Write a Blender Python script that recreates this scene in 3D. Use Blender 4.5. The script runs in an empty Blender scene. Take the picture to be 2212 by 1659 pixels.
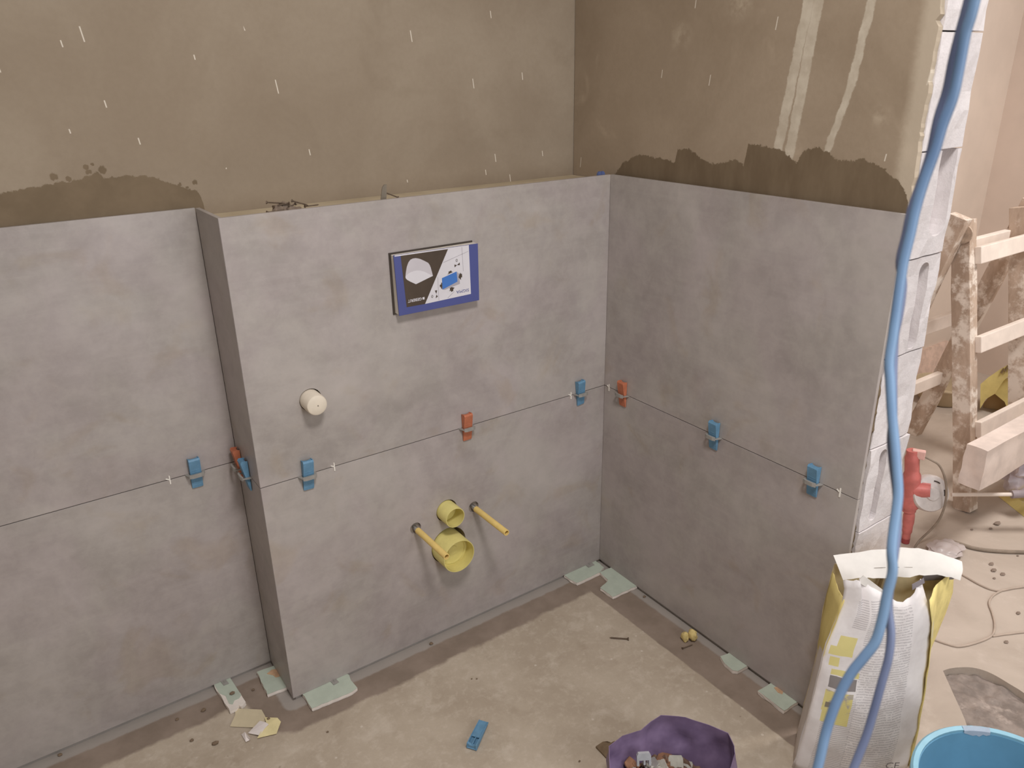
import bpy, bmesh, math, random
from mathutils import Vector, Matrix, Euler, noise as mnoise
random.seed(7)
S = bpy.context.scene
COL = S.collection
# ------------------------------------------------------------------ camera
F_PX, IW, IH = 1676.2, 2212.0, 1659.0
CAM = Vector((-1.4193, -1.5800, 1.4693))
CROT = Euler((1.1898, 0.0174, -0.6110), 'XYZ')
cd = bpy.data.cameras.new('camera'); cam = bpy.data.objects.new('camera', cd); COL.objects.link(cam)
cam.location = CAM; cam.rotation_euler = CROT
cd.sensor_fit = 'HORIZONTAL'; cd.sensor_width = 36.0; cd.lens = 36.0 * F_PX / IW
cd.dof.use_dof = True; cd.dof.focus_distance = 2.25; cd.dof.aperture_fstop = 9.0
cd.clip_start = 0.02; cd.clip_end = 60
S.camera = cam
# ------------------------------------------------------------------ light
wd_ = bpy.data.worlds.new('world'); S.world = wd_; wd_.use_nodes = True
bg = wd_.node_tree.nodes['Background']; bg.inputs[0].default_value = (1.0, 0.92, 0.84, 1); bg.inputs[1].default_value = 0.27
def area(name, loc, target, size, power, color, shape='DISK'):
    l = bpy.data.lights.new(name, 'AREA'); l.shape = shape; l.size = size; l.energy = power; l.color = color
    o = bpy.data.objects.new(name, l); COL.objects.link(o); o.location = loc
    o.rotation_euler = (Vector(target) - Vector(loc)).to_track_quat('-Z', 'Y').to_euler()
    return o
area('ceiling_lamp_light', (-0.98, -1.45, 2.48), (-0.9, -1.2, 0), 0.42, 31, (1.0, 0.97, 0.96))
area('added_fill_light', (-0.50, -3.1, 1.50), (-0.6, 0, 0.9), 1.3, 24, (0.92, 0.95, 1.0), 'SQUARE')  # unseen fill light added behind the camera to soften shadows on the boxing
area('hall_lamp_light', (1.5, -1.35, 2.48), (1.4, -1.1, 0), 0.5, 40, (1.0, 0.97, 0.95))
S.view_settings.view_transform = 'Standard'; S.view_settings.look = 'None'
S.view_settings.exposure = 0.05; S.view_settings.gamma = 1.0; S.view_settings.use_curve_mapping = False

# ------------------------------------------------------------------ measured layout (metres)
W, D, DL, D2 = 1.0184, 0.8165, 0.1682, 0.1798      # boxing width, right wall length, left tiles' face, plaster face
ZB, ZJ, ZT = 0.0128, 0.6164, 1.2164                 # tile bottom, joint, top
ZL = ZT - 0.0177                                   # ledge
YAW = -0.0100; CX = 0.017                          # right wall turn, plaster face of right wall
RM = CROT.to_matrix()
def ray(u, v):
    return (RM @ Vector(((u - IW/2)/F_PX, -(v - IH/2)/F_PX, -1.0))).normalized()
def at(u, v, ax, val):
    q = ray(u, v); return CAM + q * ((val - CAM[ax]) / q[ax])
def atp(u, v, pt, n):
    q = ray(u, v); n = Vector(n); return CAM + q * (n.dot(Vector(pt) - CAM) / n.dot(q))
def G(u, v, z=0.0): return at(u, v, 2, z)
def FW(u, v, y=0.0): return at(u, v, 1, y)

# ------------------------------------------------------------------ node helpers
def lin(c):
    return tuple((x/12.92 if x <= 0.04045 else ((x+0.055)/1.055)**2.4) for x in c)
def rgb(r, g, b): return lin((r/255, g/255, b/255)) + (1.0,)
class NT:
    def __init__(s, name, rough=0.7, spec=0.3, metal=0.0):
        s.mat = bpy.data.materials.new(name); s.mat.use_nodes = True
        s.t = s.mat.node_tree; s.b = s.t.nodes['Principled BSDF']
        s.b.inputs['Roughness'].default_value = rough; s.b.inputs['Specular IOR Level'].default_value = spec
        s.b.inputs['Metallic'].default_value = metal; s._pos = None; s._obj = None; s._uv = None
    def n(s, k): return s.t.nodes.new(k)
    def put(s, sock, v):
        if v is None: return
        if hasattr(v, 'is_output') or isinstance(v, bpy.types.NodeSocket): s.t.links.new(v, sock)
        else: sock.default_value = v
    def m(s, op, a, b=None, c=None, clamp=False):
        k = s.n('ShaderNodeMath'); k.operation = op; k.use_clamp = clamp
        for i, v in enumerate((a, b, c)): s.put(k.inputs[i], v)
        return k.outputs[0]
    def mix(s, f, a, b, mode='MIX'):
        k = s.n('ShaderNodeMix'); k.data_type = 'RGBA'; k.blend_type = mode; k.clamp_factor = True
        s.put(k.inputs[0], f); s.put(k.inputs[6], a); s.put(k.inputs[7], b); return k.outputs[2]
    def pos(s):
        if not s._pos: s._pos = s.n('ShaderNodeNewGeometry').outputs['Position']
        return s._pos
    def obj(s):
        if not s._obj: s._obj = s.n('ShaderNodeTexCoord').outputs['Object']
        return s._obj
    def uv(s):
        if not s._uv: s._uv = s.n('ShaderNodeTexCoord').outputs['UV']
        return s._uv
    def sep(s, v):
        k = s.n('ShaderNodeSeparateXYZ'); s.put(k.inputs[0], v); return k.outputs
    def comb(s, x, y, z):
        k = s.n('ShaderNodeCombineXYZ'); s.put(k.inputs[0], x); s.put(k.inputs[1], y); s.put(k.inputs[2], z); return k.outputs[0]
    def scale(s, v, sc, off=(0, 0, 0)):
        k = s.n('ShaderNodeMapping'); s.put(k.inputs[0], v); k.inputs[1].default_value = off; k.inputs[3].default_value = sc; return k.outputs[0]
    def noise(s, v, sc, det=4, rough=0.55, dist=0.0):
        k = s.n('ShaderNodeTexNoise'); s.put(k.inputs['Vector'], v); k.inputs['Scale'].default_value = sc
        k.inputs['Detail'].default_value = det; k.inputs['Roughness'].default_value = rough; k.inputs['Distortion'].default_value = dist
        return k.outputs['Fac']
    def vor(s, v, sc, feat='F1'):
        k = s.n('ShaderNodeTexVoronoi'); s.put(k.inputs['Vector'], v); k.inputs['Scale'].default_value = sc; k.feature = feat
        return k
    def ss(s, v, a, b, o0=0.0, o1=1.0):
        k = s.n('ShaderNodeMapRange'); k.interpolation_type = 'SMOOTHSTEP'
        s.put(k.inputs[0], v); s.put(k.inputs[1], a); s.put(k.inputs[2], b); s.put(k.inputs[3], o0); s.put(k.inputs[4], o1); return k.outputs[0]
    def curve(s, v, pts, x0, x1, y0, y1):
        k = s.n('ShaderNodeFloatCurve'); c = k.mapping.curves[0]
        pts = sorted((max(0, min(1, (x-x0)/(x1-x0))), (y-y0)/(y1-y0)) for x, y in pts)
        while len(c.points) > 2: c.points.remove(c.points[1])
        c.points[0].location = pts[0]; c.points[-1].location = pts[-1]
        for q in pts[1:-1]: c.points.new(*q)
        for q in c.points: q.handle_type = 'VECTOR'
        k.mapping.update()
        s.put(k.inputs['Value'], s.m('DIVIDE', s.m('SUBTRACT', v, x0), x1-x0))
        return s.m('MULTIPLY_ADD', k.outputs[0], y1-y0, y0)
    def col(s, v): s.put(s.b.inputs['Base Color'], v); return s
    def bump(s, h, strength=0.3, dist=0.002):
        k = s.n('ShaderNodeBump'); s.put(k.inputs['Height'], h); k.inputs['Strength'].default_value = strength; k.inputs['Distance'].default_value = dist
        s.t.links.new(k.outputs[0], s.b.inputs['Normal']); return s
def plain(name, c, rough=0.55, spec=0.3, metal=0.0, var=0.12, sc=30, bump=0.0, dust=None):
    m = NT(name, rough, spec, metal)
    n = m.noise(m.obj(), sc, 4, 0.6)
    f = m.ss(n, 0.3, 0.7)
    col = m.mix(f, tuple(x*(1-var) for x in c[:3])+(1,), tuple(min(1, x*(1+var)) for x in c[:3])+(1,))
    if dust:
        n2 = m.ss(m.noise(m.obj(), sc*0.35, 5, 0.65), dust[1], dust[1]+0.14); col = m.mix(n2, col, dust[0])
    m.col(col)
    if bump: m.bump(n, bump, 0.002)
    return m.mat

# ------------------------------------------------------------------ mesh helpers
def bm_(): return bmesh.new()
def box(bm, lo, hi, M=None):
    vs = [bm.verts.new((x, y, z)) for x in (lo[0], hi[0]) for y in (lo[1], hi[1]) for z in (lo[2], hi[2])]
    for f in ((0,1,3,2),(4,6,7,5),(0,4,5,1),(2,3,7,6),(0,2,6,4),(1,5,7,3)): bm.faces.new([vs[i] for i in f])
    if M is not None:
        for v in vs: v.co = M @ v.co
    return vs
def prism(bm, pts, h0, h1, plane='xy', M=None):
    """closed polygon pts (2d) extruded between h0,h1 along the remaining axis"""
    def mk(p, h):
        return {'xy': (p[0], p[1], h), 'xz': (p[0], h, p[1]), 'yz': (h, p[0], p[1])}[plane]
    a = [bm.verts.new(mk(p, h0)) for p in pts]; b = [bm.verts.new(mk(p, h1)) for p in pts]
    n = len(pts)
    bm.faces.new(a); bm.faces.new(list(reversed(b)))
    for i in range(n): bm.faces.new((a[i], b[i], b[(i+1) % n], a[(i+1) % n]))
    if M is not None:
        for v in a+b: v.co = M @ v.co
    return a, b
def tube(bm, path, r, n=10, caps=True):
    path = [Vector(p) for p in path]; rings = []
    up = Vector((0, 0, 1)); prev = None
    for i, p in enumerate(path):
        t = (path[min(i+1, len(path)-1)] - path[max(i-1, 0)]).normalized()
        if prev is None:
            a = t.cross(up)
            if a.length < 1e-3: a = t.cross(Vector((1, 0, 0)))
            a.normalize()
        else:
            a = (prev - t*prev.dot(t)).normalized()
        prev = a; b = t.cross(a)
        rr = r[i] if isinstance(r, (list, tuple)) else r
        rings.append([bm.verts.new(p + (a*math.cos(2*math.pi*k/n) + b*math.sin(2*math.pi*k/n))*rr) for k in range(n)])
    for i in range(len(rings)-1):
        for k in range(n): bm.faces.new((rings[i][k], rings[i][(k+1) % n], rings[i+1][(k+1) % n], rings[i+1][k]))
    if caps:
        bm.faces.new(list(reversed(rings[0]))); bm.faces.new(rings[-1])
def lathe(bm, prof, n=32, M=None):
    """profile (r, h) about z"""
    rings = []
    for r, h in prof:
        if r < 1e-6: rings.append([bm.verts.new((0, 0, h))])
        else: rings.append([bm.verts.new((r*math.cos(2*math.pi*k/n), r*math.sin(2*math.pi*k/n), h)) for k in range(n)])
    for a, b in zip(rings, rings[1:]):
        for k in range(n):
            q = (k+1) % n
            if len(a) == 1 and len(b) == 1: continue
            if len(a) == 1: bm.faces.new((a[0], b[q], b[k]))
            elif len(b) == 1: bm.faces.new((a[k], a[q], b[0]))
            else: bm.faces.new((a[k], a[q], b[q], b[k]))
    if M is not None:
        for rg in rings:
            for v in rg: v.co = M @ v.co
def sheet(bm, P, thick=0.0):
    """P[i][j] grid of points -> sheet (optionally with thickness along normals)"""
    V = [[bm.verts.new(p) for p in row] for row in P]
    fs = []
    for i in range(len(V)-1):
        for j in range(len(V[0])-1): fs.append(bm.faces.new((V[i][j], V[i][j+1], V[i+1][j+1], V[i+1][j])))
    if thick:
        bm.normal_update(); bmesh.ops.solidify(bm, geom=fs, thickness=thick)
    return V
def smoothpath(pts, sub=6):
    pts = [Vector(p) for p in pts]; out = []
    for i in range(len(pts)-1):
        p0 = pts[max(i-1, 0)]; p1 = pts[i]; p2 = pts[i+1]; p3 = pts[min(i+2, len(pts)-1)]
        for k in range(sub):
            t = k/sub
            out.append(0.5*((2*p1) + (p2-p0)*t + (2*p0-5*p1+4*p2-p3)*t*t + (3*p1-p0-3*p2+p3)*t**3))
    out.append(pts[-1]); return out
def obj(name, bm, mat, parent=None, origin=None, smooth=False, bevel=0.0, recalc=True):
    if origin is not None:
        for v in bm.verts: v.co -= Vector(origin)
    if recalc: bmesh.ops.recalc_face_normals(bm, faces=bm.faces)
    if bevel:
        bmesh.ops.bevel(bm, geom=[e for e in bm.edges if e.is_manifold and e.calc_face_angle(0) > 0.5], offset=bevel, segments=2, affect='EDGES', profile=0.6)
    me = bpy.data.meshes.new(name); bm.to_mesh(me); bm.free()
    if smooth:
        for p in me.polygons: p.use_smooth = True
        me.set_sharp_from_angle(angle=math.radians(40))
    if mat: me.materials.append(mat)
    o = bpy.data.objects.new(name, me); COL.objects.link(o)
    if parent is not None:
        o.parent = parent
    elif origin is not None: o.location = origin
    return o
def tag(o, label, cat, group=None):
    o['label'] = label; o['category'] = cat
    if group: o['group'] = group
    return o
def struct(o): o['kind'] = 'structure'; return o
def thing(name, label, cat, loc=(0, 0, 0), rot=(0, 0, 0), group=None):
    o = bpy.data.objects.new(name, None); COL.objects.link(o); o.location = loc; o.rotation_euler = rot
    o.empty_display_size = 0.05
    return tag(o, label, cat, group)
def cut(o, cutters):
    for c in cutters:
        md = o.modifiers.new('b', 'BOOLEAN'); md.object = c; md.operation = 'DIFFERENCE'; md.solver = 'EXACT'
    bpy.context.view_layer.update()
    dg = bpy.context.evaluated_depsgraph_get()
    me = bpy.data.meshes.new_from_object(o.evaluated_get(dg)); o.modifiers.clear(); o.data = me
def cyl_cut(c, r, depth0, depth1, n=40):
    b = bm_(); lathe(b, [(0, depth0), (r, depth0), (r, depth1), (0, depth1)], n, Matrix.Translation(c) @ Matrix.Rotation(-math.pi/2, 4, 'X'))
    return obj('cutter', b, None)

# ------------------------------------------------------------------ surface materials
def mk_tile():
    m = NT('concrete_look_tile', 0.42, 0.35)
    oi = m.n('ShaderNodeObjectInfo').outputs['Random']
    p = m.pos(); sh = m.n('ShaderNodeVectorMath'); sh.operation = 'ADD'; m.put(sh.inputs[0], p)
    off = m.comb(m.m('MULTIPLY', oi, 7.0), m.m('MULTIPLY', oi, 3.0), m.m('MULTIPLY', oi, 5.0)); m.put(sh.inputs[1], off); q = sh.outputs[0]
    a = m.ss(m.noise(q, 3.2, 6, 0.62, 0.7), 0.30, 0.72)
    b = m.ss(m.noise(q, 8, 6, 0.66, 0.4), 0.3, 0.72)
    c = m.ss(m.noise(m.scale(q, (0.6, 0.6, 14)), 6, 4, 0.6), 0.45, 0.75)
    d = m.ss(m.noise(q, 60, 3, 0.7), 0.25, 0.75)
    col = m.mix(a, rgb(156, 148, 143), rgb(178, 170, 165))
    col = m.mix(m.m('MULTIPLY', b, 0.45), col, rgb(146, 138, 131))
    col = m.mix(m.m('MULTIPLY', c, 0.07), col, rgb(203, 197, 192))
    col = m.mix(m.m('MULTIPLY', d, 0.10), col, rgb(140, 132, 126))
    e = m.ss(m.noise(q, 1.7, 3, 0.5, 1.2), 0.55, 0.72)
    col = m.mix(m.m('MULTIPLY', e, 0.26), col, rgb(196, 187, 180))
    g = m.ss(m.noise(q, 26, 5, 0.7, 0.3), 0.32, 0.70)
    col = m.mix(m.m('MULTIPLY', g, 0.30), col, rgb(188, 179, 172))
    tint = m.ss(m.noise(q, 4.5, 3, 0.55, 0.5), 0.40, 0.62)
    col = m.mix(m.m('MULTIPLY', tint, 0.28), col, m.mix(1.0, col, rgb(250, 240, 252), 'MULTIPLY'))
    k2 = m.ss(m.noise(q, 7.0, 3, 0.55, 0.9), 0.55, 0.72)
    col = m.mix(m.m('MULTIPLY', k2, 0.5), col, m.mix(1.0, col, rgb(244, 236, 220), 'MULTIPLY'))
    m.col(col); m.bump(d, 0.05, 0.001); return m.mat
M_TILE = mk_tile()
def specks(m, v, plane):
    """tiny pale fibres stuck to the plaster"""
    s = m.sep(v); h = s[0] if plane == 'x' else s[1]
    q = m.comb(m.m('MULTIPLY', m.m('ADD', h, m.m('MULTIPLY', s[2], 0.13)), 26.0), 0.0, m.m('MULTIPLY', s[2], 9.0))
    k = m.vor(q, 1.0); cell = m.sep(k.outputs['Color'])[0]
    dx = m.sep(k.outputs['Position'])
    ax = m.m('ABSOLUTE', m.m('SUBTRACT', m.sep(q)[0], dx[0])); az = m.m('ABSOLUTE', m.m('SUBTRACT', m.sep(q)[2], dx[2]))
    c2 = m.sep(k.outputs['Color'])[1]
    f = m.m('MULTIPLY', m.m('LESS_THAN', ax, 0.030), m.m('LESS_THAN', az, m.m('MULTIPLY_ADD', c2, 0.10, 0.03)))
    return m.m('MULTIPLY', f, m.m('GREATER_THAN', cell, 0.91))
PL_A, PL_B, PL_WET = rgb(145, 130, 112), rgb(160, 146, 128), rgb(113, 98, 79)
def mk_plaster_back():
    m = NT('plaster_back', 0.9, 0.12); p = m.pos(); x, y, z = m.sep(p)
    n = m.noise(p, 2.2, 5, 0.6, 0.4); f = m.noise(p, 90, 3, 0.7)
    col = m.mix(m.ss(n, 0.3, 0.7), PL_A, PL_B)
    col = m.mix(m.m('MULTIPLY', m.ss(m.noise(p, 5.0, 4, 0.6, 0.6), 0.55, 0.72), 0.35), col, rgb(136, 121, 103))
    col = m.mix(m.m('MULTIPLY', m.ss(f, 0.2, 0.8), 0.12), col, rgb(112, 98, 82))
    col = m.mix(m.m('MULTIPLY', specks(m, p, 'x'), 0.8), col, rgb(225, 215, 200))
    pts = [(-1.7, 1.262), (-1.358, 1.277), (-1.331, 1.28), (-1.311, 1.284), (-1.272, 1.287), (-1.24, 1.289), (-1.21, 1.295), (-1.197, 1.300), (-1.188, 1.304),
           (-1.178, 1.290), (-1.148, 1.291), (-1.096, 1.288), (-1.063, 1.274), (-1.029, 1.256), (-1.007, 1.25), (-0.999, 1.236), (-0.996, 1.216), (-0.995, 1.18)]
    h = m.curve(x, pts, -1.7, -0.99, 1.15, 1.35)
    h = m.m('ADD', h, m.m('MULTIPLY', m.m('SUBTRACT', m.noise(p, 75, 6, 0.75), 0.5), 0.026))
    wet = m.ss(m.m('SUBTRACT', h, z), -0.0012, 0.0012)
    wet = m.m('MULTIPLY', wet, m.m('LESS_THAN', x, -0.996))
    zz = m.m('ADD', z, m.m('MULTIPLY', m.m('SUBTRACT', m.noise(p, 140, 2, 0.5), 0.5), 0.012))
    for sx, sz, r in ((-1.206, 1.314, .006), (-1.194, 1.318, .004), (-1.203, 1.304, .0065), (-1.178, 1.306, .009), (-1.264, 1.300, .008), (-1.24, 1.294, .006), (-1.039, 1.265, .005), (-1.008, 1.267, .006), (-1.025, 1.258, .004)):
        dd = m.m('SQRT', m.m('ADD', m.m('POWER', m.m('SUBTRACT', x, sx), 2.0), m.m('POWER', m.m('SUBTRACT', zz, sz), 2.0)))
        wet = m.m('MAXIMUM', wet, m.ss(dd, r, r*0.7))
    wn = m.mix(m.ss(m.noise(p, 14, 4, 0.6), 0.3, 0.7), PL_WET, rgb(123, 107, 87))
    m.col(m.mix(wet, col, wn)); m.bump(f, 0.16, 0.002); return m.mat
M_PLB = mk_plaster_back()
def mk_plaster_right():
    m = NT('plaster_right', 0.9, 0.12); p = m.pos(); x, y, z = m.sep(p)
    n = m.noise(p, 2.6, 5, 0.6, 0.5); f = m.noise(p, 90, 3, 0.7)
    col = m.mix(m.ss(n, 0.3, 0.7), rgb(146, 129, 109), rgb(162, 145, 125))
    col = m.mix(m.m('MULTIPLY', m.ss(m.noise(p, 6.5, 4, 0.6, 0.6), 0.60, 0.75), 0.35), col, rgb(190, 172, 150))
    col = m.mix(m.m('MULTIPLY', m.ss(f, 0.2, 0.8), 0.12), col, rgb(120, 104, 85))
    col = m.mix(m.m('MULTIPLY', specks(m, p, 'y'), 0.7), col, rgb(225, 215, 200))
    rag = m.m('MULTIPLY', m.m('SUBTRACT', m.noise(p, 45, 4, 0.65), 0.5), 0.012)
    yy = m.m('ADD', y, rag)
    def band(ya, za, yb, zb, hw, zlow):
        k = (yb-ya)/(zb-za); c = m.m('MULTIPLY_ADD', m.m('SUBTRACT', z, za), k, ya)
        f_ = m.ss(m.m('ABSOLUTE', m.m('SUBTRACT', yy, c)), hw, hw-0.0035)
        return m.m('MULTIPLY', f_, m.ss(m.m('ADD', z, rag), zlow-0.003, zlow+0.003))
    b = band(-0.507, 1.310, -0.543, 1.591, 0.0135, 1.309)
    b = m.m('MAXIMUM', b, band(-0.5355, 1.294, -0.565, 1.589, 0.0135, 1.292))
    b2 = band(-0.625, 1.316, -0.659, 1.44, 0.0095, 1.312)
    b2 = m.m('MAXIMUM', m.m('MULTIPLY', b2, m.m('LESS_THAN', z, 1.445)), m.m('MULTIPLY', band(-0.659, 1.44, -0.676, 1.581, 0.0105, 1.43), m.m('GREATER_THAN', z, 1.435)))
    b = m.m('MAXIMUM', b, b2)
    col = m.mix(m.m('MULTIPLY', b, 0.68), col, m.mix(m.ss(m.noise(p, 30, 4, .6), .3, .7), rgb(190, 178, 160), rgb(212, 202, 184)))
    edge = m.ss(yy, -0.765, -0.790); col = m.mix(m.m('MULTIPLY', edge, 0.55), col, rgb(200, 186, 166))
    for sy, sz, r in ((-0.727, 1.385, .020), (-0.375, 1.60, .035), (-0.21, 1.54, .030)):
        dd = m.m('SQRT', m.m('ADD', m.m('POWER', m.m('SUBTRACT', yy, sy), 2.0), m.m('POWER', m.m('SUBTRACT', z, sz), 2.0)))
        col = m.mix(m.m('MULTIPLY', m.m('MULTIPLY', m.ss(dd, r*1.5, 0.0), m.ss(m.noise(p, 40, 4, .65), .35, .65)), 0.42), col, rgb(200, 185, 163))
    pts = [(0.1, 1.16), (0.013, 1.205), (-0.027, 1.247), (-0.086, 1.272), (-0.167, 1.268), (-0.214, 1.263), (-0.219, 1.293), (-0.256, 1.296), (-0.301, 1.275), (-0.337, 1.267), (-0.396, 1.281), (-0.423, 1.271), (-0.427, 1.318), (-0.454, 1.317), (-0.515, 1.309), (-0.558, 1.288), (-0.571, 1.312), (-0.592, 1.32), (-0.624, 1.316), (-0.647, 1.299), (-0.706, 1.304), (-0.745, 1.294), (-0.786, 1.268), (-0.803, 1.249), (-0.811, 1.216), (-0.82, 1.16)]
    h = m.curve(y, pts, -0.82, 0.1, 1.12, 1.36)
    h = m.m('ADD', h, m.m('MULTIPLY', m.m('SUBTRACT', m.noise(p, 70, 6, 0.75), 0.5), 0.028))
    wet = m.ss(m.m('SUBTRACT', h, z), -0.0012, 0.0012)
    wn = m.mix(m.ss(m.noise(m.scale(p, (1, 1, .35)), 22, 4, 0.6), 0.3, 0.7), rgb(108, 92, 73), rgb(119, 103, 83))
    m.col(m.mix(wet, col, wn)); m.bump(f, 0.16, 0.002); return m.mat
M_PLR = mk_plaster_right()
def mk_ledge():
    m = NT('plaster_ledge', 0.9, 0.1); p = m.pos(); f = m.noise(p, 60, 3, 0.7)
    col = m.mix(m.ss(m.noise(p, 6, 4, 0.6), 0.3, 0.7), rgb(178, 162, 136), rgb(196, 181, 155))
    m.col(col); m.bump(f, 0.15, 0.002); return m.mat
M_LEDGE = mk_ledge()
def mk_floor():
    m = NT('screed', 0.92, 0.1); p = m.pos(); x, y, z = m.sep(p)
    n = m.noise(p, 4.0, 6, 0.62, 0.4); f = m.noise(p, 120, 3, 0.7)
    col = m.mix(m.ss(n, 0.28, 0.72), rgb(172, 157, 139), rgb(191, 177, 159))
    col = m.mix(m.m('MULTIPLY', m.ss(m.noise(p, 13, 5, 0.65, 0.3), 0.52, 0.72), 0.45), col, rgb(212, 200, 184))
    col = m.mix(m.m('MULTIPLY', m.ss(m.noise(p, 9, 4, 0.6), 0.58, 0.74), 0.35), col, rgb(150, 133, 114))
    col = m.mix(m.m('MULTIPLY', m.ss(f, 0.2, 0.8), 0.10), col, rgb(140, 125, 108))
    col = m.mix(m.m('MULTIPLY', m.ss(m.noise(p, 38, 5, 0.7, 0.2), 0.48, 0.70), 0.35), col, rgb(208, 195, 179))
    sp = m.vor(p, 34); r_ = m.sep(sp.outputs['Color'])
    spot = m.m('MULTIPLY', m.ss(sp.outputs['Distance'], 0.16, 0.06), m.m('GREATER_THAN', r_[0], 0.86))
    col = m.mix(m.m('MULTIPLY', spot, 0.55), col, rgb(218, 208, 194))
    spot2 = m.m('MULTIPLY', m.ss(sp.outputs['Distance'], 0.12, 0.05), m.m('LESS_THAN', r_[0], 0.06))
    col = m.mix(m.m('MULTIPLY', spot2, 0.5), col, rgb(128, 112, 96))
    j = m.m('MULTIPLY', m.m('SUBTRACT', m.noise(p, 16, 5, 0.6), 0.5), 0.035)
    j2 = m.m('MULTIPLY', m.m('SUBTRACT', m.noise(p, 30, 4, 0.6), 0.5), 0.008)
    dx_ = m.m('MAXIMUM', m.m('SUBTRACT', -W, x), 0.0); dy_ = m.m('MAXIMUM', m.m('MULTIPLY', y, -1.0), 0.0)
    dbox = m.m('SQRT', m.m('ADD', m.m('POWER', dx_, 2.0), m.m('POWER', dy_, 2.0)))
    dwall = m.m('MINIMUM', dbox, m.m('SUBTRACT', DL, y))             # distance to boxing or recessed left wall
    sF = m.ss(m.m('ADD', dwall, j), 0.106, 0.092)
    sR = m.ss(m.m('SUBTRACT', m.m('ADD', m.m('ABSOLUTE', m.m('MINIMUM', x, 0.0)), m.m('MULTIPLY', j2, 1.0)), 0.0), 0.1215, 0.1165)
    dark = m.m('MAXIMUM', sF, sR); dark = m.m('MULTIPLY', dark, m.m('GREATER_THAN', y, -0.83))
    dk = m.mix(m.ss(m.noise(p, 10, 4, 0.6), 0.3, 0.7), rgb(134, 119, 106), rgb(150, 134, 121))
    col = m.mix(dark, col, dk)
    tp = m.ss(m.m('ADD', dwall, m.m('MULTIPLY', j2, 1.6)), 0.030, 0.022)
    tr = m.ss(m.m('ADD', m.m('ABSOLUTE', m.m('MINIMUM', x, 0.0)), j2), 0.028, 0.020)
    tr2 = m.m('MULTIPLY', tr, m.m('GREATER_THAN', y, -0.83))
    tape = m.m('MULTIPLY', m.m('MAXIMUM', tp, tr2), 0.65)
    col = m.mix(tape, col, rgb(170, 164, 158))
    m.col(col); m.bump(m.m('ADD', f, m.m('MULTIPLY', n, 3.0)), 0.12, 0.003); return m.mat
M_FLOOR = mk_floor()
def mk_floor_hall():
    m = NT('dusty_floor', 0.9, 0.1); p = m.pos()
    n = m.noise(p, 3.0, 6, 0.62, 0.5); f = m.noise(p, 110, 3, 0.7)
    col = m.mix(m.ss(n, 0.28, 0.72), rgb(173, 159, 146), rgb(190, 176, 163))
    col = m.mix(m.m('MULTIPLY', m.ss(m.noise(p, 9, 5, 0.7), 0.54, 0.75), 0.4), col, rgb(208, 196, 184))
    col = m.mix(m.m('MULTIPLY', m.ss(m.noise(p, 2.0, 3, 0.6, 0.8), 0.58, 0.8), 0.35), col, rgb(170, 150, 132))
    m.col(col); m.bump(f, 0.12, 0.003); return m.mat
M_FLH = mk_floor_hall()
M_WH = plain('hall_paint', rgb(216, 200, 186), 0.85, 0.15, 0, 0.05, 3)
M_WH2 = plain('hall_paint_far', rgb(208, 190, 176), 0.85, 0.15, 0, 0.05, 3)
def mk_block():
    m = NT('aerated_block', 0.95, 0.08); p = m.pos(); f = m.noise(p, 70, 4, 0.75)
    col = m.mix(m.ss(m.noise(p, 8, 5, 0.65), 0.3, 0.7), rgb(202, 195, 194), rgb(222, 215, 214))
    col = m.mix(m.m('MULTIPLY', m.ss(f, 0.55, 0.8), 0.25), col, rgb(186, 180, 178))
    m.col(col); m.bump(f, 0.35, 0.004); return m.mat
M_BLOCK = mk_block()

# ------------------------------------------------------------------ setting
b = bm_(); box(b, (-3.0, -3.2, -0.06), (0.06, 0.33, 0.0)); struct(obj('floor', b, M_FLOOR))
b = bm_(); box(b, (0.06, -3.2, -0.06), (3.0, 0.40, 0.0)); FLH = struct(obj('floor_hall', b, M_FLH))
b = bm_(); box(b, (0.178, 0.25, 0), (2.66, 0.40, 2.6)); struct(obj('wall_hall', b, M_WH))
b = bm_(); box(b, (2.66, -3.2, 0), (2.80, 0.40, 2.6)); struct(obj('wall_far', b, M_WH2))
b = bm_(); box(b, (-3.0, D2, 0), (0.032, D2+0.15, 2.6)); WB = struct(obj('wall_back', b, M_PLB))
b = bm_(); box(b, (-W+0.0098, 0.0100, 0), (CX-0.0005, D2-0.0005, ZL)); WFR = struct(obj('wall_front', b, M_LEDGE))
holes = [((-0.879, 0, 0.797), 0.0262), ((-0.548, 0, 0.391), 0.0315), ((-0.5475, 0, 0.283), 0.0535), ((-0.464, 0, 0.372), 0.0158), ((-0.643, 0, 0.372), 0.0158)]
cs = [cyl_cut(c, r, -0.02, 0.075) for c, r in holes]
b = bm_(); box(b, (-0.650, -0.02, 0.960), (-0.441, 0.08, 1.090)); cs.append(obj('cutter', b, None))
cut(WFR, cs)
GP = 0.0010
def tile(bm, plan, z0, z1, mat, parent):
    prism(bm, plan, z0, z1); return obj('tile', bm, mat, parent, bevel=0.0005)
fp = [(-W+0.0004, 0), (-0.0001, 0), (-0.0001, 0.009), (-W+0.0094, 0.009)]
sp_ = [(-W, 0.0004), (-W+0.009, 0.0094), (-W+0.009, DL-0.001), (-W, DL-0.001)]
lp = [(-W-1.2, DL), (-W-0.0005, DL), (-W-0.0005, DL+0.009), (-W-1.2, DL+0.009)]
tf1 = tile(bm_(), fp, ZB, ZJ-GP, M_TILE, WFR); tf2 = tile(bm_(), fp, ZJ+GP, ZT, M_TILE, WFR)
cut(tf1, cs[1:5]); cut(tf2, [cs[0], cs[5]])
for c in cs: bpy.data.objects.remove(c)
tile(bm_(), sp_, ZB, ZJ-GP, M_TILE, WFR); tile(bm_(), sp_, ZJ+GP, ZT, M_TILE, WFR)
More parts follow.
